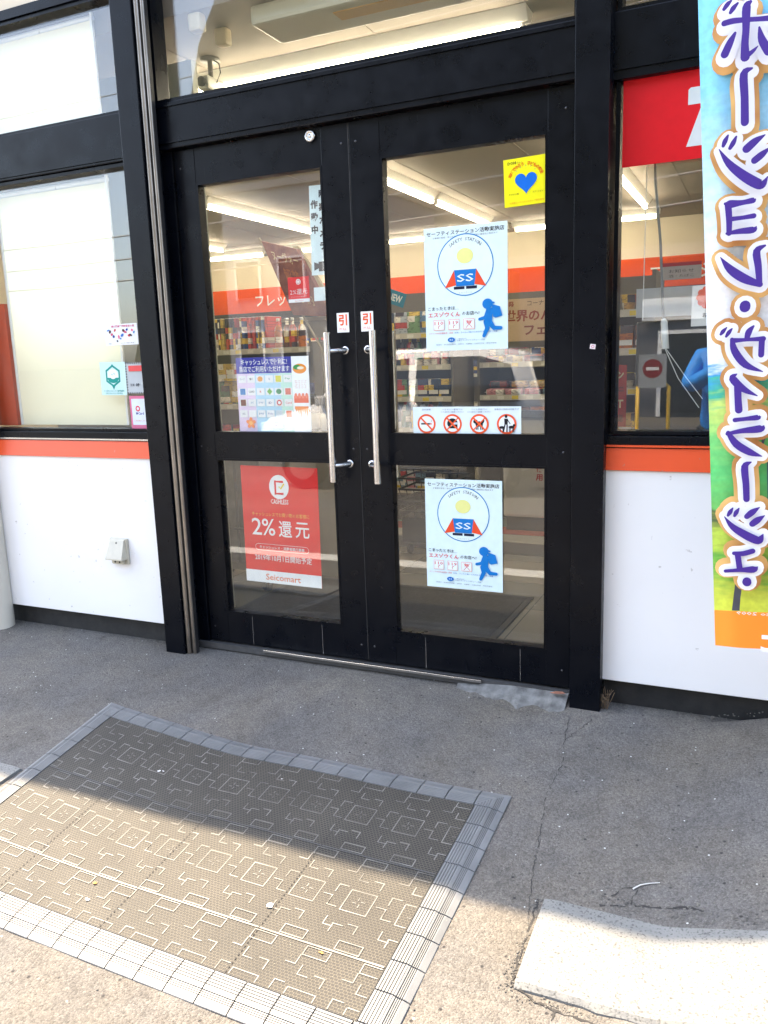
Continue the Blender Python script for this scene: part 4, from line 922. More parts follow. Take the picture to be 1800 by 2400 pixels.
# ================================================================== BANNER
def banner():
    # local frame: u to the right, v up, origin at top-left corner; seen from the back so its print is mirrored
    W, H = .62, 1.86
    tx, tz = 1.235, 2.26; bxx, bz = 1.352, .392
    rot = math.atan2(bxx-tx, tz-bz)
    o = empty('advertising_banner', (tx, -.5, tz), (0, -rot, 0)); tag(o, 'tall blue and green banner with mirrored purple lettering at the right', 'banner')
    m = bpy.data.materials.new('printed_banner_cloth'); m.use_nodes = True; n = m.node_tree; L = n.links; bs = n.nodes['Principled BSDF']; tc = n.nodes.new('ShaderNodeTexCoord')
    sp = n.nodes.new('ShaderNodeSeparateXYZ'); L.new(tc.outputs['Object'], sp.inputs[0])
    t = n.nodes.new('ShaderNodeTexNoise'); t.inputs['Scale'].default_value = 9; t.inputs['Detail'].default_value = 7; mp = n.nodes.new('ShaderNodeMapping'); mp.inputs['Scale'].default_value = (1, 1, 4.5); L.new(tc.outputs['Object'], mp.inputs[0]); L.new(mp.outputs[0], t.inputs['Vector'])
    ma = n.nodes.new('ShaderNodeMath'); ma.operation = 'MULTIPLY_ADD'; ma.inputs[1].default_value = .22; L.new(t.outputs[0], ma.inputs[0]); L.new(sp.outputs['Z'], ma.inputs[2])
    mr = n.nodes.new('ShaderNodeMapRange'); mr.inputs[1].default_value = -1.86+.11; mr.inputs[2].default_value = .11; mr.inputs[3].default_value = 0; mr.inputs[4].default_value = 1; L.new(ma.outputs[0], mr.inputs[0])
    r = n.nodes.new('ShaderNodeValToRGB'); L.new(mr.outputs[0], r.inputs[0]); e = r.color_ramp.elements
    def st(pos, c):
        x = e.new(pos); x.color = (*(q*.8 for q in lin(c)), 1)
    e[0].position = 0; e[0].color = (*lin((215, 220, 60)), 1); e[1].position = 1; e[1].color = (*lin((120, 205, 245)), 1)
    for pos, c in ((.09, (205, 215, 70)), (.13, (95, 175, 60)), (.17, (190, 215, 70)), (.205, (70, 80, 50)), (.22, (110, 190, 90)), (.27, (90, 200, 110)), (.32, (120, 205, 110)), (.36, (200, 225, 110)), (.385, (60, 180, 140)), (.41, (40, 150, 215)), (.425, (235, 248, 252)), (.52, (250, 250, 252)), (.66, (205, 238, 252)), (.80, (135, 212, 248))): st(pos, c)
    hs = n.nodes.new('ShaderNodeHueSaturation'); t2 = n.nodes.new('ShaderNodeTexNoise'); t2.inputs['Scale'].default_value = 60; t2.inputs['Detail'].default_value = 5; L.new(tc.outputs['Object'], t2.inputs['Vector'])
    v2 = n.nodes.new('ShaderNodeMapRange'); v2.inputs[1].default_value = .3; v2.inputs[2].default_value = .7; v2.inputs[3].default_value = .86; v2.inputs[4].default_value = 1.08; L.new(t2.outputs[0], v2.inputs[0]); L.new(v2.outputs[0], hs.inputs['Value']); L.new(r.outputs[0], hs.inputs['Color'])
    L.new(hs.outputs[0], bs.inputs['Base Color']); bs.inputs['Roughness'].default_value = .65
    def wv(p): return Vector((p.x, p.y+.006*math.sin(p.x*9+p.z*2)+.004*math.sin(p.z*5.2), p.z))
    # cloth as a grid with thickness
    c = MB(); nx, nz = 10, 40; zb = -H+.0
    vs = []; fs = []
    for side in (0, 1):
        for j in range(nz+1):
            for i in range(nx+1): 
                x = W*i/nx; z = -(H-.11)*j/nz; vs.append((x, .001*side, z))
    n1 = (nx+1)*(nz+1)
    for j in range(nz):
        for i in range(nx): a = j*(nx+1)+i; fs.append((a, a+nx+1, a+nx+2, a+1)); fs.append((n1+a, n1+a+1, n1+a+nx+2, n1+a+nx+1))
    for j in range(nz): a = j*(nx+1); fs.append((a, n1+a, n1+a+nx+1, a+nx+1)); a += nx; fs.append((a, a+nx+1, n1+a+nx+1, n1+a))
    c.add(vs, fs, m, True); c.warp(wv); c.build('cloth', o)
    c = MB(); OR = mat('orange_banner_foot', lin((250, 140, 35)), .6, var=.04); vs = []; fs = []
    for side in (0, 1):
        for j in (0, 1):
            for i in range(nx+1): x = W*i/nx; vs.append((x, .001*side, -(H-.1105)-j*(.105+.003*math.sin(i*1.3)))) 
    n1 = 2*(nx+1)
    for i in range(nx): fs.append((i, i+nx+1, i+nx+2, i+1)); fs.append((n1+i, n1+i+1, n1+i+nx+2, n1+i+nx+1))
    fs.append((0, n1, n1+nx+1, nx+1)); c.add(vs, fs, OR, True); c.warp(wv)
    c.build('orange_foot', o)
    # print, mirrored
    P = Print(.001, .001, m); P.mb = MB(); P.l = -.0012; P.step = .00006; 
    PU = lin((58, 26, 130)); pur = mat('purple_lettering', PU, .5, var=.08, vscale=10); wht = mat('white_lettering_rim', (.8, .8, .8), .5); gold = mat('gold_lettering_rim', lin((188, 128, 70)), .5, col2=lin((240, 195, 120)), vscale=11, detail=1)
    # dark wine bottle on the right
    P.mb.add([(x, -.0011, z) for x, z in ((.046, -1.748), (.062, -1.62), (.10, -1.45), (.128, -1.28), (.145, -1.20), (.20, -1.1), (.21, -.9), (.33, -.9), (.34, -1.10), (.40, -1.25), (.41, -1.748))], [list(range(11))], mat('bottle_print', (.045, .04, .05), .6, col2=(.10, .12, .16), vscale=7))
    P.l = -.0014
    P.mir = 1; P.rect(.14, .37, -1.66, -1.33, (78, 92, 112))
    # brush strokes as seen from this (the back) side: across, down and width in metres
    ST = [[(0.0773,-0.2062,0.0056),(0.0688,-0.2127,0.0111),(0.0613,-0.2213,0.0085)],
      [(0.0917,-0.2152,0.0055),(0.0822,-0.2236,0.0118),(0.0756,-0.2322,0.0083)],
      [(0.0613,-0.2533,0.0138),(0.0804,-0.2525,0.0139),(0.1092,-0.2563,0.0118),(0.135,-0.2609,0.0111),(0.1578,-0.2644,0.013)],
      [(0.1195,-0.2189,0.0084),(0.1109,-0.2294,0.0194),(0.1089,-0.2764,0.0167),(0.1058,-0.3102,0.0174),(0.106,-0.3393,0.0214)],
      [(0.1081,-0.3384,0.013),(0.1237,-0.3294,0.0091),(0.1342,-0.321,0.0021)],
      [(0.0846,-0.2808,0.0069),(0.0734,-0.2992,0.0163),(0.0609,-0.3234,0.0188)],
      [(0.1378,-0.2802,0.0049),(0.143,-0.3085,0.0174),(0.1572,-0.3375,0.0208)],
      [(0.1202,-0.3682,0.0056),(0.1026,-0.3772,0.0183),(0.1032,-0.4313,0.0181),(0.1027,-0.4874,0.0188)],
      [(0.0642,-0.511,0.0051),(0.0574,-0.5226,0.0118),(0.0528,-0.5333,0.0081)],
      [(0.0828,-0.5172,0.0049),(0.076,-0.5298,0.0118),(0.0683,-0.5413,0.0089)],
      [(0.1465,-0.5252,0.0035),(0.1247,-0.5358,0.0174),(0.1058,-0.5497,0.02)],
      [(0.1576,-0.5559,0.0033),(0.1397,-0.5688,0.016),(0.123,-0.5798,0.0167)],
      [(0.0433,-0.5398,0.0021),(0.0641,-0.5761,0.016),(0.0951,-0.6091,0.0229),(0.1285,-0.6353,0.0244),(0.1404,-0.638,0.0174),(0.1514,-0.6227,0.0028)],
      [(0.0542,-0.6707,0.007),(0.065,-0.6734,0.0196),(0.094,-0.6742,0.0125),(0.1182,-0.6727,0.0139),(0.1233,-0.671,0.0035)],
      [(0.061,-0.6741,0.0163),(0.0627,-0.7113,0.0148),(0.0617,-0.7433,0.0125)],
      [(0.0658,-0.7095,0.0119),(0.0928,-0.7102,0.0103),(0.1189,-0.7098,0.0126)],
      [(0.0567,-0.743,0.007),(0.0848,-0.7418,0.0133),(0.1168,-0.7428,0.016),(0.1242,-0.7362,0.0028)],
      [(0.1432,-0.7845,0.0056),(0.1245,-0.7953,0.0174),(0.1272,-0.8326,0.0167),(0.1294,-0.8768,0.0133)],
      [(0.0402,-0.7981,0.0015),(0.0622,-0.8305,0.0192),(0.0936,-0.8575,0.0222),(0.1304,-0.8769,0.0139)],
      [(0.0954,-0.9248,0.0258),(0.0951,-0.9288,0.0259)],
      [(0.0511,-0.9751,0.0038),(0.0426,-0.9836,0.0105),(0.0372,-0.9903,0.0067)],
      [(0.0639,-0.9789,0.0038),(0.0564,-0.9875,0.0105),(0.0498,-0.9971,0.0063)],
      [(0.1141,-0.978,0.0054),(0.1033,-0.9904,0.0154),(0.0982,-1.0071,0.0122)],
      [(0.067,-1.0092,0.0132),(0.098,-1.0101,0.009),(0.136,-1.0115,0.0132)],
      [(0.0632,-1.0059,0.0096),(0.0694,-1.0364,0.0181),(0.0941,-1.073,0.0173),(0.1329,-1.0934,0.0029)],
      [(0.1329,-1.0133,0.0144),(0.1305,-1.0512,0.0142)],
      [(0.0727,-1.0947,0.0033),(0.063,-1.1051,0.0186),(0.0873,-1.1337,0.0166),(0.1201,-1.1538,0.0025)],
      [(0.0746,-1.1279,0.0183),(0.0748,-1.1569,0.0175),(0.0759,-1.1871,0.0186)],
      [(0.0663,-1.2125,0.0116),(0.0895,-1.211,0.0106),(0.1207,-1.2089,0.0141),(0.1239,-1.2051,0.0027)],
      [(0.0471,-1.2474,0.0091),(0.0816,-1.2415,0.0132),(0.1258,-1.2383,0.0192),(0.1343,-1.2308,0.0027)],
      [(0.0493,-1.2445,0.0108),(0.0684,-1.2748,0.0191),(0.1001,-1.2978,0.0177),(0.1284,-1.3096,0.0025)],
      [(0.1024,-1.324,0.0042),(0.0877,-1.3351,0.0175),(0.0898,-1.3823,0.0168),(0.0903,-1.4214,0.0158)],
      [(0.0568,-1.4444,0.0033),(0.0501,-1.455,0.0114),(0.0445,-1.4646,0.0067)],
      [(0.0718,-1.4453,0.0035),(0.0651,-1.4559,0.0115),(0.0605,-1.4656,0.007)],
      [(0.121,-1.4434,0.0026),(0.1042,-1.4554,0.0159),(0.0904,-1.4675,0.0141)],
      [(0.1327,-1.4652,0.0025),(0.1159,-1.4771,0.0168),(0.1032,-1.4874,0.0158)],
      [(0.0354,-1.4671,0.0017),(0.0556,-1.4954,0.0159),(0.0882,-1.5185,0.0222),(0.1135,-1.5311,0.022),(0.1217,-1.5276,0.0176),(0.1285,-1.515,0.0026)],
      [(0.0571,-1.5676,0.0103),(0.0791,-1.568,0.0142),(0.1027,-1.5605,0.014)],
      [(0.066,-1.5702,0.015),(0.0705,-1.6106,0.0151)],
      [(0.035,-1.6173,0.0093),(0.0703,-1.6135,0.0114),(0.1035,-1.6106,0.0187),(0.114,-1.6033,0.0027)],
      [(0.0874,-1.6437,0.022),(0.0872,-1.6467,0.0232)]]
    s925 = 1/925
    for rim, extra, mt in ((2, 44, gold), (1, 24, wht), (0, 0, pur)):
        for st_ in ST:
            # finer polyline so that the brush stroke is smooth
            q = []
            for i in range(len(st_)-1):
                for k_ in range(4):
                    t_ = k_/4; p0, p1, p2, p3 = st_[max(0, i-1)], st_[i], st_[i+1], st_[min(len(st_)-1, i+2)]
                    q.append(tuple(.5*(2*p1[j]+(p2[j]-p0[j])*t_+(2*p0[j]-5*p1[j]+4*p2[j]-p3[j])*t_*t_+(3*p1[j]-p0[j]-3*p2[j]+p3[j])*t_**3) for j in range(3)))
            q.append(st_[-1])
            P.line([(x, y) for x, y, w_ in q], [max(.001, w_*.98+extra*s925) for x, y, w_ in q], mt, 'all' if extra else True)
    P.mir = -1; P.text('Seicomart', -.378, -(H-.055), (250, 250, 250), w=.52, h=.072, weight=.02, res=3)
    P.text('photo 2009', -.12, -(H-.125), (240, 240, 240), w=.12, h=.012)
    P.text("'09", -.30, -1.50, (150, 190, 230), h=.04)
    P.mir = 1
    P.mb.warp(wv); P.mb.build('print', o)
    # pole, arm and water base
    q = MB(); wp = mat('white_pole', (.75, .75, .74), .35); q.tube([(W+.03, .01, .10), (W+.03, .01, -2.30)], .011, wp, 12); q.build('pole', o); q = MB(); q.tube([(-.01, .0, .012), (W+.03, .0, .012)], .006, wp, 10); q.build('arm', o)
    b_ = MB(); b_.box(-.2, .2, -.2, .2, -.06, .02, mat('blue_water_base', (.03, .12, .42), .5), .03)
    zz = gz(2.1, -.5); b_.build('base', o, (W+.05, .0, -2.31), (0, rot, 0))
    for k_ in range(6): pass
banner()

# ================================================================== SHOP INTERIOR
PK = []
def pack_mat(i, cols):
    m = bpy.data.materials.new('printed_pack'); m.use_nodes = True; n = m.node_tree; L = n.links; bs = n.nodes['Principled BSDF']
    oi = n.nodes.new('ShaderNodeObjectInfo'); r = n.nodes.new('ShaderNodeValToRGB'); r.color_ramp.interpolation = 'CONSTANT'; L.new(oi.outputs['Random'], r.inputs[0])
    e = r.color_ramp.elements
    for k, c in enumerate(cols):
        x = e[k] if k < 2 else e.new(k/len(cols)); x.position = k/len(cols); x.color = (*lin(c), 1)
    tc = n.nodes.new('ShaderNodeTexCoord'); sx = n.nodes.new('ShaderNodeSeparateXYZ'); L.new(tc.outputs['Object'], sx.inputs[0])
    mu = n.nodes.new('ShaderNodeMath'); mu.operation = 'MULTIPLY'; mu.inputs[1].default_value = 9.37; L.new(oi.outputs['Random'], mu.inputs[0])
    ad = n.nodes.new('ShaderNodeMath'); ad.operation = 'ADD'; L.new(sx.outputs['X'], ad.inputs[0]); L.new(mu.outputs[0], ad.inputs[1])
    cb = n.nodes.new('ShaderNodeCombineXYZ'); L.new(ad.outputs[0], cb.inputs[0]); L.new(sx.outputs['Z'], cb.inputs[1])
    def brick(wd, ht, ms, off):
        k = n.nodes.new('ShaderNodeTexBrick'); k.offset = off; k.inputs['Scale'].default_value = 1; k.inputs['Brick Width'].default_value = wd; k.inputs['Row Height'].default_value = ht; k.inputs['Mortar Size'].default_value = ms
        k.inputs['Color1'].default_value = (0, 0, 0, 1); k.inputs['Color2'].default_value = (1, 1, 1, 1); L.new(cb.outputs[0], k.inputs['Vector']); return k
    k1 = brick(.07, .043, .0, .3); k2 = brick(.018, .008, .0016, .5)
    r2_ = n.nodes.new('ShaderNodeValToRGB'); r2_.color_ramp.interpolation = 'CONSTANT'; L.new(k1.outputs['Color'], r2_.inputs[0]); e = r2_.color_ramp.elements
    cs4 = ((240, 235, 225), (225, 190, 70), (200, 70, 60), (70, 60, 70))
    for k, c in enumerate(cs4):
        x = e[k] if k < 2 else e.new(k/4); x.position = k/4*.5+.5 if k else 0; x.color = (*lin(c), 1)
    g = n.nodes.new('ShaderNodeMath'); g.operation = 'GREATER_THAN'; g.inputs[1].default_value = .5; L.new(k1.outputs['Color'], g.inputs[0])
    mx = n.nodes.new('ShaderNodeMixRGB'); L.new(g.outputs[0], mx.inputs[0]); L.new(r.outputs[0], mx.inputs[1]); L.new(r2_.outputs[0], mx.inputs[2])
    g2 = n.nodes.new('ShaderNodeMath'); g2.operation = 'GREATER_THAN'; g2.inputs[1].default_value = .72; L.new(k2.outputs['Color'], g2.inputs[0]); g3 = n.nodes.new('ShaderNodeMath'); g3.operation = 'MULTIPLY'; g3.inputs[1].default_value = .6; L.new(g2.outputs[0], g3.inputs[0])
    m3 = n.nodes.new('ShaderNodeMixRGB'); m3.inputs[2].default_value = (.04, .035, .04, 1); L.new(g3.outputs[0], m3.inputs[0]); L.new(mx.outputs[0], m3.inputs[1]); L.new(m3.outputs[0], bs.inputs['Base Color']); bs.inputs['Roughness'].default_value = .3
    return m
PACKA = pack_mat(0, [(170, 50, 60), (60, 90, 150), (225, 215, 200), (60, 110, 80), (210, 140, 150), (50, 45, 60), (200, 170, 90), (120, 150, 170)])
PACKB = pack_mat(1, [(190, 110, 50), (200, 160, 90), (150, 60, 40), (220, 200, 150), (110, 60, 40), (180, 60, 60)])
PACKC = pack_mat(2, [(60, 120, 110), (90, 130, 170), (180, 190, 200), (70, 80, 120), (120, 160, 110), (40, 60, 90)])
def proto(kind, m):
    b_ = MB()
    if kind == 'snack_bag':
        vs = []; fs = []; n_ = 6
        prof = [(-.055, .002), (-.05, .004), (-.03, .02), (0, .026), (.03, .02), (.05, .004), (.055, .002)]
        for z, t in [(0, .15), (.012, .2), (.04, .85), (.08, 1), (.12, .85), (.148, .2), (.16, .15)]:
            for x, y in prof: vs.append((x*(1-.06*t), -y*t-.001, z))
            for x, y in prof[::-1]: vs.append((x*(1-.06*t), y*t+.001, z))
        k = 14
        for j in range(6):
            for i in range(k): fs.append((j*k+i, j*k+(i+1) % k, (j+1)*k+(i+1) % k, (j+1)*k+i))
        fs += [list(range(k))[::-1], [6*k+i for i in range(k)]]; b_.add(vs, fs, m, True)
    elif kind == 'bottle': b_.lathe([(.028, 0), (.031, .006), (.031, .12), (.026, .15), (.012, .175), (.012, .20)], (0, 0, 0), m, 12); b_.lathe([(.0135, .2), (.0135, .222)], (0, 0, 0), WHITE, 10)
    elif kind == 'carton': b_.box(-.04, .04, -.03, .03, 0, .13, m, .003); b_.box(-.036, .036, -.031, -.0302, .02, .05, WHITE)
    elif kind == 'magazine': b_.box(-.012, .012, -.09, .09, 0, .24, m, .004); b_.box(-.009, .009, -.086, .091, .2402, .2425, WHITE)
    elif kind == 'bread': 
        b_.box(-.07, .07, -.05, .05, 0, .05, m, .018); b_.box(-.085, -.0702, -.03, .03, .02, .023, m); b_.box(.0702, .085, -.03, .03, .02, .023, m)
    elif kind == 'cup': b_.lathe([(.03, 0), (.042, .08), (.045, .082), (.045, .088)], (0, 0, 0), m, 14)
    return b_
USED = {}
ORD = 'first second third fourth fifth sixth seventh eighth ninth tenth eleventh twelfth thirteenth fourteenth fifteenth sixteenth seventeenth eighteenth nineteenth twentieth'.split()
TENS = {2: 'twenty', 3: 'thirty', 4: 'forty', 5: 'fifty'}
def nth(i): return ORD[i] if i < 20 else (TENS[(i+1)//10]+'-'+ORD[(i+1) % 10-1] if (i+1) % 10 else TENS[(i+1)//10][:-1]+'ieth')
def place(kind, m, pts, lab, cat, group):
    key = (kind, m.name)
    for i_, (x, y, z, a) in enumerate(pts):
        if key not in USED: o = proto(kind, m).build(kind); USED[key] = o
        else: o = USED[key].copy(); COL.objects.link(o)
        o.location = (x, y, z); o.rotation_euler = (0, 0, a); tag(o, nth(i_)+' from the left, '+lab, cat, group)
rnd = random.Random(21)
def row(x0, x1, y, z, step, jit=.006, a=0):
    n_ = int((x1-x0)/step); return [(x0+step*(i+.5)+rnd.uniform(-jit, jit), y+rnd.uniform(-jit, jit)*2, z, a+rnd.uniform(-.12, .12)) for i in range(n_)]
def gondola(name, x0, x1, y0, y1, levels, lab, mt=LIP, back=True, tilt=0, top=None):
    o = empty(name, ((x0+x1)/2, y0, 0)); cx = (x0+x1)/2; hw = (x1-x0)/2; d = y1-y0
    zt = top or levels[-1]+.3
    bk_ = mat('shelf_back_board', (.16, .145, .12), .6); m = MB(); m.box(-hw, hw, d-.02, d, .02, zt, bk_); m.build('back_panel', o)
    for s_ in (-1, 1): m = MB(); m.box(s_*(hw+.011)-.01, s_*(hw+.011)+.01, 0, d, 0, zt, bk_); m.build('upright', o)
    m = MB(); m.box(-hw, hw, .02, d-.021, .0, .12, DARK); m.build('plinth', o)
    for z in levels:
        m = MB(); m.box(-hw, hw, .0, d-.021, z-.022, z, mt); m.build('shelf', o)
        r_ = MB(); r_.box(-hw, hw, -.006, -.0005, z-.034, z+.006, mat('price_rail', (.6, .57, .48), .4)); 
        k = int(2*hw/.11)
        for i in range(k): u = -hw+.11*(i+.5); r_.box(u-.028, u+.022, -.0075, -.0062, z-.028, z-.002, pm([(245, 240, 225), (250, 245, 235), (245, 220, 80)][i % 3]))
        r_.build('price_rail', o)
    tag(o, lab, 'shelf'); return o
# magazine and CD shelf behind the left door
G1 = 'colourful goods behind the left door'
gondola('shop_shelf', -3.1, -1.55, 2.35, 2.8, [.28, .6, .92, 1.33], 'shelf unit with slim colourful spines on top, seen through the left door', top=1.37)
place('magazine', PACKA, row(-3.08, -1.95, 2.55, 1.331, .034, .004), 'slim booklet in the packed row on top of the left shelf', 'booklet', G1+', top row')
place('carton', PACKC, row(-3.05, -1.6, 2.45, .921, .092), 'small carton on the upper shelf behind the left door', 'carton', G1+', cartons')
place('snack_bag', PACKA, row(-3.05, -1.6, 2.44, .601, .118), 'snack bag on the middle shelf behind the left door', 'snack bag', G1+', middle row')
place('snack_bag', PACKA, row(-3.05, -1.6, 2.44, .281, .118), 'snack bag on the lowest shelf behind the left door', 'snack bag', G1+', lowest row')
place('carton', PACKA, row(-3.05, -1.6, 2.40, 1.10, .075), 'hanging packet under the top board of the left shelf', 'packet', G1+', hanging packets')
# shelf seen behind the handles and the right poster
place('snack_bag', PACKA, row(-3.05, -1.6, 2.42, .935, .105), 'bright bag on the fourth board behind the left door', 'snack bag', G1+', fourth row')
place('bottle', PACKB, row(-1.93, -1.6, 2.5, 1.331, .066), 'bottle at the right of the booklets on the left shelf', 'bottle', G1+', bottles')
G2 = 'goods on the long shelf behind the right door'
gondola('shop_shelf', -1.42, -.62, 2.75, 3.2, [.25, .48, .71, .94, 1.17, 1.40], 'tall shelf of bottles and bags just inside on the left of the right door', top=1.72)
for k, z in enumerate((.25, .48, .71, .94, 1.17, 1.40)):
    kd, mm, st_ = [('carton', PACKA, .084), ('snack_bag', PACKC, .118), ('bottle', PACKC, .075), ('carton', PACKC, .09), ('bottle', PACKA, .072), ('snack_bag', PACKC, .112)][k]
    place(kd, mm, row(-1.40, -.64, 2.82, z+.001, st_*.93), '%s on the %s board of the tall inner shelf' % (kd.replace('_', ' '), ['lowest', 'second', 'third', 'fourth', 'fifth', 'topmost'][k]), kd.replace('_', ' '), G2+' %s board' % ['lowest', 'second', 'third', 'fourth', 'fifth', 'topmost'][k])
G3 = 'bread on the bakery shelf'
gondola('bakery_shelf', -.50, .55, 3.05, 3.55, [.42, .68, .93, 1.17], 'dark bread shelf with yellow price tags behind the right door', mt=mat('brown_shelf', (.10, .07, .05), .4), top=1.7)
for k, z in enumerate((.42, .68, .93, 1.17)):
    place('bread' if k != 1 else 'snack_bag', PACKB if k != 2 else PACKA, row(-.46, .52, 3.12, z+.001, .145 if k != 1 else .11), '%s board of the bakery shelf, wrapped bread' % ['lowest', 'second', 'third', 'top'][k], 'bread', G3+' %s board' % ['lowest', 'second', 'third', 'top'][k])
for k, z in enumerate((.42, .93, 1.17)):
    place('bread', PACKA if k != 1 else PACKB, row(-.46, .52, 3.17, z+.055, .155), 'stacked on the %s board of the bakery shelf, wrapped bread' % ['lowest', 'third', 'top'][k], 'bread', G3+' upper layer, %s board' % ['lowest', 'third', 'top'][k])
p = Print(.52, .30, pm((205, 175, 140)), t=.008); p.text('パン祭', -.19, .115, (150, 50, 40), h=.04, weight=.02); p.text('コーナー', .05, .115, (60, 50, 45), h=.035); p.text('世界のパン', .02, .03, (150, 60, 35), w=.44, h=.085, weight=.03, res=2); p.text('フェア', .08, -.075, (130, 60, 40), w=.26, h=.07, weight=.03, res=2)
tag(p.done('shop_sign', (-.10, 3.02, 1.47), (R(-4), 0, 0)), 'tan bread fair sign with brown lettering above the bakery shelf', 'sign')
# rear wall shelves
gondola('rear_shelf', -6.2, -2.6, 6.55, 7.0, [.3, .65, 1.0, 1.35], 'long rear wall shelf at the left end under the orange band', top=1.75)
gondola('rear_shelf', -2.5, .3, 6.55, 7.0, [.3, .65, 1.0, 1.35], 'long rear wall shelf in the middle under the orange band', top=1.75)
gondola('rear_shelf', .4, 2.8, 6.55, 7.0, [.3, .65, 1.0, 1.35], 'rear wall shelf at the right end behind the right window', top=1.75)
place('bottle', PACKA, row(-2.4, .25, 6.62, 1.351, .085), 'bottle on the top board of the middle rear shelf', 'bottle', 'bottles on the middle rear shelf')
place('snack_bag', PACKA, row(-5.6, -2.7, 6.62, 1.351, .125), 'bag on the top board of the left rear shelf', 'snack bag', 'bags on the left rear shelf')
place('snack_bag', PACKC, row(-2.45, .25, 6.6, 1.001, .13), 'bag on the third board of the middle rear shelf', 'snack bag', 'bags on the middle rear shelf')
place('carton', PACKB, row(.45, 2.2, 6.6, 1.351, .10), 'carton on the top board of the right rear shelf', 'carton', 'cartons on the right rear shelf')
# shelf in the right window
G4 = 'goods on the lit shelf in the right window'
gondola('display_shelf', .50, .86, 1.9, 2.3, [.45, .75, 1.02, 1.24, 1.45], 'narrow pale shelf of goods at the left edge of the right window', mt=mat('pale_yellow_shelf', (.62, .58, .36), .4), top=1.66)
for k, z in enumerate((.45, .75, 1.02, 1.24, 1.45)):
    kd = ['snack_bag', 'carton', 'cup', 'carton', 'cup'][k]
    place(kd, PACKB, row(.52, .85, 1.97, z+.001, .082), '%s on the %s board of the narrow window shelf' % (kd.replace('_', ' '), ['lowest', 'second', 'third', 'fourth', 'topmost'][k]), kd.replace('_', ' '), G4+' %s' % ['lowest', 'second', 'third', 'fourth', 'topmost'][k])
p = Print(.14, .32, pm((190, 45, 45))); 
for k, t in enumerate(('チキン', 'pic', 'HOT', '新発売')): p.text(t, 0, .11-.075*k, [(245, 220, 180), (120, 20, 30)][k % 2], w=.11, h=.045, weight=.03)
tag(p.done('price_card', (.72, 1.55, 1.0)), 'red upright price card behind the left edge of the right window', 'sign')
# white-topped counter in the right window
o = empty('checkout_counter', (1.6, 1.5, 0)); m = MB(); m.box(-.65, .9, 0, .6, .0, .93, mat('counter_front', (.10, .10, .10), .4, var=.1)); m.build('cabinet', o); m = MB(); m.box(-.68, .92, -.03, .62, .931, .965, LIP, .004); m.build('worktop', o); tag(o, 'dark checkout counter with a pale top behind the right window', 'counter')
p = Print(.34, .125, pm((225, 230, 235)), t=.01); tag(p.done('white_board', (1.075, 1.0, 1.44)), 'blank pale board behind the wand in the right window', 'board')
p = Print(.10, .13, pm((240, 235, 230))); 
for k in range(10): a = R(36*k); p.ell(.026*math.cos(a), .026+.026*math.sin(a), .011, .011, (240, 90, 50), 12)
p.ell(0, .026, .026, .026, (240, 90, 50), 24); p.text('お得', 0, -.03, (60, 60, 70), h=.016, weight=.02); 
tag(p.done('flower_sticker', (1.262, .055, 1.375)), 'orange flower shaped notice beside the banner in the right window', 'sign')
p = Print(.16, .07, pm((205, 190, 175))); p.rect(-.08, .08, .02, .035, (190, 50, 50)); p.text('お知らせ', 0, 0, (90, 80, 75), w=.1, h=.014); p.text('酒・たばこ', 0, -.02, (90, 80, 75), w=.1, h=.012); tag(p.done('notice', (1.10, .9, 1.56)), 'small notice with a red line beside the wand in the right window', 'sign')
m = MB(); dkp = mat('dark_machine_case', (.018, .02, .022), .4); m.box(-.17, .30, 0, .45, .0, 1.36, dkp, .01); o = empty('copy_machine', (1.075, 1.02, 0)); m.build('case', o); m = MB(); m.box(-.15, .28, -.012, -.001, .55, .57, LIP); m.box(-.15, .28, -.012, -.001, .80, .81, LIP); m.build('trim_strip', o)
tag(o, 'tall dark machine case below the pale board in the right window', 'machine')
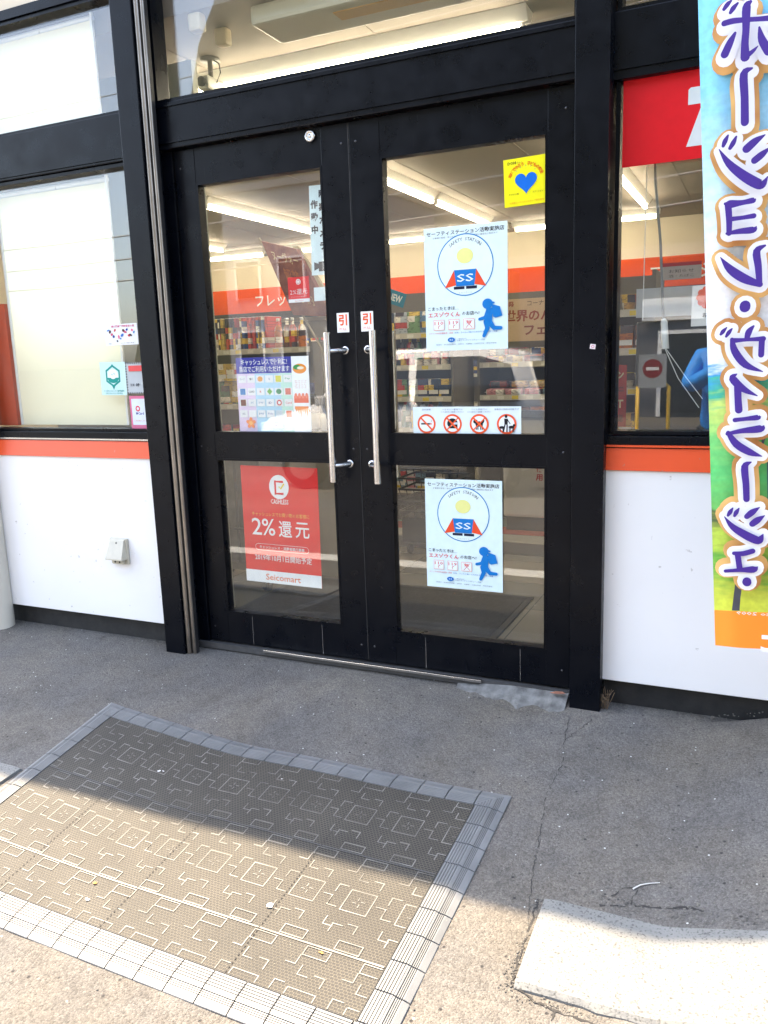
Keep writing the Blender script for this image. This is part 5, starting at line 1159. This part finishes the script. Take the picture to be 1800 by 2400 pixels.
# wine stand with slanted header behind the left door
def wine_stand():
    o = empty('wine_display_stand', (-1.02, 1.15, 0)); tag(o, 'cardboard wine stand with a slanted maroon header and beige side, in the left door', 'display stand')
    card = mat('beige_card', (.42, .36, .25), .6, var=.1, vscale=5); mar = mat('maroon_header', (.17, .03, .03), .4, col2=(.35, .12, .07), vscale=14)
    m = MB(); pr = [(-.10, 1.90), (-.06, 1.90), (.34, 1.28), (.42, .8), (.30, .8), (.20, 1.26)]
    m.prism(pr, .30, .32, card); m.build('side_panel', o)
    # header board leaning
    A = [Vector((-.12, .0, 1.90)), Vector((.10, -.0, 1.84)), Vector((.30, .0, 1.47)), Vector((.06, .0, 1.49))]
    m = MB(); m.add([tuple(a) for a in A]+[(a.x+.01, a.y+.02, a.z) for a in A], [(3, 2, 1, 0), (4, 5, 6, 7), (0, 1, 5, 4), (1, 2, 6, 5), (2, 3, 7, 6), (3, 0, 4, 7)], mar)
    e1 = (A[1]-A[0]); e2 = (A[3]-A[0])
    def put(body, u0, v0, w_, h_, c):
        vs, fs, _ = glyphs(body, .01, 1); P = [A[0]+e1*(u0+x*w_)+e2*(v0+(1-z)*h_)+Vector((0, -.002, 0)) for x, z in vs]; m.add([tuple(q) for q in P], fs, pm(c))
    put('ヌーヴォー', .15, .10, .75, .14, (225, 190, 140)); put('解禁', .3, .32, .45, .22, (200, 120, 80)); put('ご予約', .2, .62, .65, .16, (215, 170, 120))
    m.build('header_board', o)
    m = MB(); m.tube([(-.14, .01, 1.92), (.22, .02, 1.30), (.24, .02, .8)], .006, card, 6); m.build('edge_strip', o)
    m = MB(); m.box(-.05, .42, .0, .4, .0, .80, card); m.build('carton_base', o)
    bg_ = mat('dark_wine_glass', (.012, .014, .012), .08)
    for i, (x, y) in enumerate(((.32, .08), (.10, .10), (.21, .06))):
        b_ = MB(); b_.lathe([(.035, 0), (.037, .01), (.037, .19), (.03, .22), (.014, .25), (.014, .31)], (0, 0, 0), bg_, 16)
        w_ = b_.build('wine_bottle', None, (-1.02+x, 1.15+y, .8005 if i else 1.18)); l_ = MB(); l_.lathe([(.0375, .05), (.0376, .14)], (0, 0, 0), mat('cream_label', (.6, .57, .45), .6), 16); l_.build('label', w_); l_ = MB(); l_.lathe([(.0148, .25), (.0148, .312)], (0, 0, 0), pm([(110, 25, 40), (30, 50, 120), (120, 100, 40)][i]), 12); l_.build('capsule', w_)
        tag(w_, ['dark wine bottle high on the stand near the door stile', 'dark wine bottle with blue capsule on the wine stand', 'dark wine bottle with gold capsule on the wine stand'][i], 'bottle')
    m = MB(); m.box(.24, .42, .03, .2, 1.16, 1.18, card); m.build('ledge', o)
wine_stand()
# stand with castors just inside the left door
o = empty('roll_container', (-1.16, .72, 0)); gm = mat('grey_metal', (.22, .22, .22), .4, .6)
m = MB(); m.box(-.30, .22, 0, .35, .12, .16, gm, .004); m.build('deck', o)
m = MB()
for x in (-.27, -.12, .03, .18): m.tube([(x, .01, .16), (x, .01, .78)], .008, gm, 8)
for z in (.35, .78): m.tube([(-.27, .01, z), (.18, .01, z)], .008, gm, 8)
m.build('rail_frame', o)
m = MB(); m.box(-.26, .17, .05, .3, .161, .72, mat('grey_drape', (.30, .29, .27), .8, var=.25, vscale=12, bump=.6, bscale=14)); m.build('cloth_cover', o)
for x, y in ((-.26, .04), (.18, .04), (-.26, .31), (.18, .31)):
    m = MB(); m.tube([(-.014, 0, -.08), (.014, 0, -.08)], .035, DARK, 16); m.box(-.018, .018, -.01, .01, -.08, 0, gm); m.build('castor', o, (x, y, .119))
tag(o, 'grey trolley on black castors inside the lower left door glass', 'trolley')
# basket rack seen beside the red poster
o = empty('basket_stack', (-.42, 1.9, 0)); bk = mat('black_basket', (.02, .02, .022), .4)
m = MB()
for k in range(5):
    z = .28+.07*k
    m.tube([(-.2, -.14, z), (.2, -.14, z), (.2, .14, z), (-.2, .14, z), (-.2, -.14, z)], .007, bk, 6)
    for i in range(9): m.tube([(-.2+.05*i, -.14, z), (-.19+.047*i, -.13, z-.055)], .003, bk, 4)
m.build('basket', o); m = MB(); m.box(-.19, .19, -.13, .13, .08, .24, bk); m.build('carton_base', o)
for x in (-.15, .15): m = MB(); m.tube([(x-.01, -.1, .03), (x+.01, -.1, .03)], .03, DARK, 12); m.build('castor', o)
tag(o, 'stack of black shopping baskets right of the red poster', 'basket stack')
# chest freezer with vertical juice notice in the right door
o = empty('chest_freezer', (.42, 2.62, 0)); fw_ = mat('freezer_white', (.62, .60, .56), .3, var=.05)
m = MB(); m.box(-.62, .55, 0, .7, .10, .80, fw_, .02); m.build('cabinet', o); m = MB(); m.box(-.60, .53, .02, .68, .0, .099, DARK); m.build('plinth', o); m = MB(); m.box(-.6, .53, .03, .67, .805, .815, GLASS); m.build('glass_lid', o); m = MB(); m.box(-.64, .57, -.02, .0195, .801, .85, mat('freezer_rim', (.12, .12, .13), .4)); m.build('rim', o)
tag(o, 'low white chest freezer behind the lower right door glass', 'freezer')
p = Print(.24, .30, pm((225, 220, 215))); 
for i, (t, c) in enumerate((('余市町産', (205, 50, 60)), ('カップ', (60, 50, 60)), ('果汁使用', (195, 50, 60)))): p.vtext(t, .075-.075*i, .10, .06, .05, c, .02)
tag(p.done('juice_notice', (.14, 2.605, .47)), 'white notice with vertical red lettering on the freezer front', 'sign')
place('cup', PACKC, row(-.15, .9, 2.8, .62, .11), 'ice cream cup inside the chest freezer', 'cup', 'cups in the chest freezer')
p = Print(.16, .10, pm((30, 130, 160)), t=.004); p.text('NEW', 0, 0, (230, 240, 240), w=.11, h=.05, weight=.03); tag(p.done('shelf_flag', (-1.02, 2.7, 1.66), (0, R(20), 0)), 'small teal flag on top of the tall shelf in the right door', 'sign')

# ================================================================== WHAT STANDS BEHIND THE VIEWER (seen in the glass)
def car(name, loc, rotz, paint, lab, s=1.0):
    o = empty(name, loc, (0, 0, rotz)); gl = mat('car_glass', (.02, .025, .03), .05, spec=1); tr = mat('car_trim', (.02, .02, .02), .5)
    prof = [(-1.68, .38), (-1.70, .62), (-1.60, .80), (-.98, .93), (-.45, 1.44), (-.20, 1.52), (.95, 1.53), (1.45, 1.42), (1.62, .95), (1.68, .60), (1.66, .34), (1.38, .26), (-1.4, .26)]
    def half(z): return .74 if z < .95 else .74-.14*(z-.95)/.55
    b_ = MB(); n_ = len(prof); vs = [(x, -half(z), z) for x, z in prof]+[(x, half(z), z) for x, z in prof]
    b_.add(vs, [list(range(n_)), [n_+k for k in range(n_)][::-1]]+[((k+1) % n_, k, n_+k, n_+(k+1) % n_) for k in range(n_)], paint)
    bo = b_.build('body', o); bm = bmesh.new(); bm.from_mesh(bo.data); bmesh.ops.recalc_face_normals(bm, faces=bm.faces); bmesh.ops.bevel(bm, geom=[e for e in bm.edges], offset=.045, segments=3, affect='EDGES'); bm.to_mesh(bo.data); bm.free()
    for f in bo.data.polygons: f.use_smooth = True
    for s_ in (-1, 1):
        for poly in ([(-.78, .97), (-.38, 1.38), (.18, 1.43), (.18, .97)], [(.27, .97), (.27, 1.43), (.95, 1.43), (1.28, 1.34), (1.40, .97)]):
            g = MB(); pts = [(x, s_*(half(z)+.004), z) for x, z in poly]; pts2 = [(x, s_*(half(z)-.02), z) for x, z in poly]; k = len(poly)
            g.add(pts+pts2, [list(range(k)), [k+i for i in range(k)][::-1]]+[((i+1) % k, i, k+i, k+(i+1) % k) for i in range(k)], gl); g.build('side_window', o, fixn=True)
        g = MB(); g.box(-.1, .02, s_*.742-.012, s_*.742+.012, .84, .865, tr); g.build('door_handle', o)
        g = MB(); g.box(-.86, -.72, s_*.80-.05, s_*.80+.05, .95, 1.06, paint, .02); g.build('mirror', o)
        g = MB(); g.box(-1.69, -1.55, s_*.55-.14, s_*.55+.14, .62, .76, mat('lamp_glass', (.6, .6, .6), .1), .02); g.build('headlight', o)
        for x in (-1.12, 1.12):
            wl = MB(); wl.lathe([(.10, .09), (.27, .085), (.29, .05), (.29, -.05), (.27, -.085), (.10, -.09)], (0, 0, 0), tr, 24, 'y'); w_ = wl.build('wheel', o, (x, s_*.66, .29)); h = MB(); h.lathe([(.04, .098), (.17, .094), (.18, .09)], (0, 0, 0), STEEL, 16, 'y'); h.build('rim', w_, rot=(0, 0, 0 if s_ < 0 else math.pi))
    for (x0, z0, x1, z1) in ((-.90, 1.0, -.47, 1.42), (1.60, 1.0, 1.47, 1.36)):
        g = MB(); hw0, hw1 = half(z0)-.08, half(z1)-.08; ox = -.012 if x0 < 0 else .012
        P = [(x0+ox, -hw0, z0), (x0+ox, hw0, z0), (x1+ox, hw1, z1), (x1+ox, -hw1, z1)]; P2 = [(x-ox*2, y, z) for x, y, z in P]
        g.add(P+P2, [(0, 1, 2, 3), (7, 6, 5, 4), (0, 4, 5, 1), (1, 5, 6, 2), (2, 6, 7, 3), (3, 7, 4, 0)], gl); g.build('windscreen', o, fixn=True)
    tag(o, lab, 'car'); return o
WP = mat('white_car_paint', (.8, .8, .8), .2, coat=1); SP = mat('silver_car_paint', (.14, .155, .17), .25, .5)
car('parked_car', (-2.15, -5.75, -.211), 0, WP, 'white compact car parked behind the viewer, mirrored in the door glass')
car('parked_car', (2.6, -11.6, -.205), 0, SP, 'dark silver car on the road, mirrored in the right window')
def house(name, x0, x1, y0, y1, h_, wall, lab, cat='building', wins=(), band=None):
    o = empty(name, ((x0+x1)/2, y1, -.21)); hw = (x1-x0)/2; m = MB(); m.box(-hw, hw, y0-y1, 0, 0, h_, wall); m.build('wall', o)
    m = MB(); m.box(-hw-.2, hw+.2, y0-y1-.2, .2, h_+.002, h_+.25, mat('roof_edge', (.15, .15, .16), .6)); m.build('roof', o)
    for (a, c, z0, z1) in wins:
        m = MB(); m.box(a, c, .003, .06, z0, z1, mat('dark_opening', (.02, .025, .03), .15)); wdw = m.build('window', o); m = MB(); m.box(a-.08, a-.001, .003, .1, z0-.08, z1+.08, WHITE); m.box(c+.001, c+.08, .003, .1, z0-.08, z1+.08, WHITE); m.box(a-.001, c+.001, .003, .1, z1+.001, z1+.08, WHITE); m.build('frame', wdw)
    if band: m = MB(); m.box(*band[:2], .061, .15, *band[2:], WHITE); m.build('fascia', o)
    tag(o, lab, cat)
house('garage', -3.5, 5.5, -22, -15, 3.2, mat('garage_wall', (.10, .10, .11), .7, var=.1), 'dark low garage across the road with a white fascia', 'garage', [(-1.5, 1.2, 0.1, 1.7)], (-1.9, -.7, 1.98, 2.42))
house('apartment_block', -17.5, -12, -32, -24, 7.6, mat('grey_render', (.33, .33, .34), .8, var=.06), 'grey apartment block across the road', 'building', [(-2.2+1.9*i, -1.2+1.9*i, 1.2+2.6*j, 2.5+2.6*j) for i in range(3) for j in range(2)])
house('apartment_block', 8, 26, -34, -25, 9, mat('beige_render', (.45, .40, .33), .8, var=.06), 'beige apartment block across the road', 'building', [(-8+3*i, -6.4+3*i, 1.2+2.8*j, 2.7+2.8*j) for i in range(6) for j in range(3)])
def added_hill():  # added dark hill, blocks the sky's reflection in door and transom glass
    m = mat('added_hill_cover', (.022, .03, .012), .9, col2=(.06, .055, .025), vscale=1.2, bump=1, bscale=2); mb = MB(); rnd = random.Random(6); vs = []; fs = []; nx = 90
    for i in range(nx+1):
        x = -50+240*i/nx; hh = min(1, (x+50)/8+.02)*(42+2.5*math.sin(x*.05)+1.5*math.sin(x*.19+1)+rnd.uniform(-.7, .7))
        for j, (y, k) in enumerate(((-52, 0), (-54, .35), (-58, .7), (-62, .92), (-68, 1), (-90, .9), (-120, 0))): vs.append((x, y+rnd.uniform(-1, 1), -.3+hh*k+rnd.uniform(-.5, .5)*(k > 0)))
    for i in range(nx):
        for j in range(6): a = i*7+j; fs.append((a, a+7, a+8, a+1))
    mb.add(vs, fs, m, True); struct(mb.build('added_hill', fixn=True))
added_hill()
def pole(x, y, lab):
    o = empty('utility_pole', (x, y, -.21)); m = MB(); m.tube([(0, 0, 0), (0, 0, 9)], [.16, .11], CONC, 16); m.build('shaft', o); m = MB()
    for z in (8.6, 8.0): m.box(-.05, .05, -.8, .8, z, z+.09, STEEL)
    m.build('crossarm', o); m = MB(); m.lathe([(.2, 6.6), (.22, 6.65), (.22, 7.3), (.2, 7.35)], (.35, 0, 0), mat('grey_tank', (.3, .3, .3), .5), 16); m.build('transformer', o); tag(o, lab, 'utility pole')
pole(-44, -14, 'concrete utility pole at the left across the road'); pole(12, -14, 'concrete utility pole at the right across the road')
CN = ['topmost near', 'topmost far', 'upper near', 'upper far', 'lowest but two', 'lowest but one', 'lowest']
for k, (dy, z) in enumerate(((.7, 8.6), (-.7, 8.6), (.7, 8.0), (-.7, 8.0), (0, 6.0), (.2, 5.4), (.1, 4.9))):
    m = MB(); m.tube([(-44+56*i/16, -14+dy, z-.21-.9*math.sin(math.pi*i/16)*(1 if k < 4 else 1.5)) for i in range(17)], .012 if k < 4 else .02, mat('pale_cable', (.35, .35, .35), .5), 5)
    tag(m.build('overhead_cable'), CN[k]+' overhead cable between the two utility poles, mirrored in the glass', 'cable', 'overhead cables')
o = empty('barrier', (.15, -8.0, -.205)); ym = mat('yellow_paint', (.6, .38, .03), .4); m = MB(); m.tube([(-.18, 0, 0), (-.18, 0, .95), (-.12, 0, 1.0), (.14, 0, 1.0), (.2, 0, .95), (.2, 0, 0)], .025, ym, 10); m.build('hoop', o)
p = Print(.34, .42, pm((165, 168, 170)), t=.01); p.ell(0, .03, .12, .12, (140, 40, 42), 28); p.rect(-.08, .08, .01, .05, (245, 245, 245)); q = p.done('sign_plate', (0, .035, 1.15), (0, 0, math.pi), parent=o)
tag(o, 'yellow hoop barrier with a round no entry sign, mirrored in the right window', 'barrier')

# ------------------------------------------------------------------ the person taking the picture
def person():
    gzp = -.211; X, Y = 1.20, -3.40
    def skin(name, nodes, edges, mt, parent=None, sub=1, root=0):
        me = bpy.data.meshes.new(name); me.from_pydata([n_[0] for n_ in nodes], edges, []); o = bpy.data.objects.new(name, me); COL.objects.link(o)
        md = o.modifiers.new('skin', 'SKIN'); md.use_smooth_shade = True
        for i, n_ in enumerate(nodes): r_ = n_[1]; me.skin_vertices[0].data[i].radius = (r_, r_) if not isinstance(r_, tuple) else r_
        me.skin_vertices[0].data[root].use_root = True
        sb = o.modifiers.new('sub', 'SUBSURF'); sb.levels = sub; sb.render_levels = sub
        dg = bpy.context.evaluated_depsgraph_get(); dg.update(); m2 = bpy.data.meshes.new_from_object(o.evaluated_get(dg)); o.modifiers.clear(); o.data = m2; bpy.data.meshes.remove(me)
        m2.materials.clear(); m2.materials.append(mt)
        for f in m2.polygons: f.use_smooth = True
        if parent: o.parent = parent
        return o
    sk = mat('skin', (.48, .28, .19), .5, var=.06); N = []; E = []
    def add(p_, r_, par=None):
        N.append((p_, r_)); i = len(N)-1
        if par is not None: E.append((par, i))
        return i
    pel = add((0, 0, .92), (.15, .11)); ch = add((0, .01, 1.12), (.135, .10), pel); st = add((0, .0, 1.34), (.15, .10), ch); nk = add((0, .01, 1.46), .052, st); hd = add((0, .03, 1.55), .085, nk); ht = add((0, .03, 1.64), .080, hd); add((0, .12, 1.565), .016, hd)
    for s_, el, wr in ((-1, (-.26, .14, 1.16), (.15, .40, 1.42)), (1, (.33, .12, 1.18), (.29, .42, 1.42))):
        sh = add((s_*.18, 0, 1.38), .058, st); e_ = add(el, .042, sh); w_ = add(wr, .028, e_); pa = add((wr[0]+.01*-s_, wr[1]+.05, wr[2]+.02), (.036, .018), w_)
        for k in range(4):
            bx = wr[0]-s_*.0+(-.03+.02*k)*1; f1 = add((bx, wr[1]+.085, wr[2]+.03+.004*k), .0085, pa); f2 = add((bx, wr[1]+.10, wr[2]+.055+.004*(1.5-abs(k-1.5))), .008, f1); add((bx-s_*.004, wr[1]+.09, wr[2]+.078+.005*(1.5-abs(k-1.5))), .007, f2)
        t1 = add((wr[0]-s_*.04, wr[1]+.03, wr[2]+.035), .011, pa); add((wr[0]-s_*.045, wr[1]+.035, wr[2]+.07), .009, t1)
        hp = add((s_*.09, 0, .86), .085, pel); kn = add((s_*.11, .02, .49), .055, hp); an = add((s_*.12, 0, .09), .038, kn); add((s_*.13, .14, .035), (.04, .03), an)
    root = empty('person', (X, Y, gzp)); skin('body', N, E, sk, root)
    blue = mat('blue_jacket_cloth', (.01, .26, .85), .6, var=.2, vscale=12, bump=.6, bscale=20); N2 = []; E2 = []
    N, E = N2, E2
    def add(p_, r_, par=None):
        N2.append((p_, r_)); i = len(N2)-1
        if par is not None: E2.append((par, i))
        return i
    a = add((0, 0, .80), (.19, .15)); b0 = add((0, 0, .93), (.19, .15), a); b1 = add((0, .01, 1.08), (.175, .135), b0); c = add((0, 0, 1.34), (.18, .13), b1); add((0, .005, 1.45), .075, c)
    for s_, el, wr in ((-1, (-.26, .14, 1.16), (.13, .375, 1.405)), (1, (.33, .12, 1.18), (.30, .395, 1.40))):
        sh = add((s_*.18, 0, 1.375), .078, c); e_ = add(el, .068, sh); add(wr, .044, e_)
    skin('jacket', N2, E2, blue, root)
    jeans = mat('dark_trousers', (.03, .035, .05), .8, var=.2, vscale=20); N3 = [((0, 0, .95), (.172, .13))]; E3 = []
    for s_ in (-1, 1):
        i = len(N3); N3 += [((s_*.09, 0, .84), .105), ((s_*.11, .02, .49), .075), ((s_*.12, 0, .12), .062)]; E3 += [(0, i), (i, i+1), (i+1, i+2)]
    skin('trousers', N3, E3, jeans, root)
    hr = MB(); bm = bmesh.new(); bmesh.ops.create_uvsphere(bm, u_segments=20, v_segments=12, radius=.1)
    for v in bm.verts: v.co = Vector((v.co.x*.98, v.co.y*1.05+.005, v.co.z*1.0+1.635)); 
    bmesh.ops.delete(bm, geom=[v for v in bm.verts if v.co.z < 1.60 and v.co.y > .02], context='VERTS'); hr.bm(bm, mat('black_hair', (.012, .01, .009), .5, bump=.8, bscale=200), True); hr.build('hair', root)
    fe = MB()
    for s_ in (-1, 1): fe.lathe([(.011, 0), (.008, .006)], (s_*.033, .112, 1.585), mat('eye_dark', (.02, .015, .01), .2), 10, 'y'); fe.box(s_*.092-.008, s_*.092+.008, .02, .05, 1.55, 1.61, sk, .005)
    fe.box(-.022, .022, .108, .116, 1.523, 1.531, mat('lips', (.35, .13, .11), .5), .002); fe.build('face_features', root)
    for s_ in (-1, 1): sh = MB(); sh.box(s_*.125-.05, s_*.125+.05, -.07, .20, .0, .085, mat('dark_shoe', (.02, .02, .022), .5), .03); sh.build('shoe', root)
    tag(root, 'person in a bright blue jacket holding up a phone, mirrored in the right window', 'person')
    ph = MB(); ph.box(1.375, 1.515, -2.9605, -2.952+.0, 1.215, 1.285, mat('phone_black', (.02, .02, .02), .2), .003); tag(ph.build('phone'), 'black phone held sideways by the person in the blue jacket', 'phone')
person()
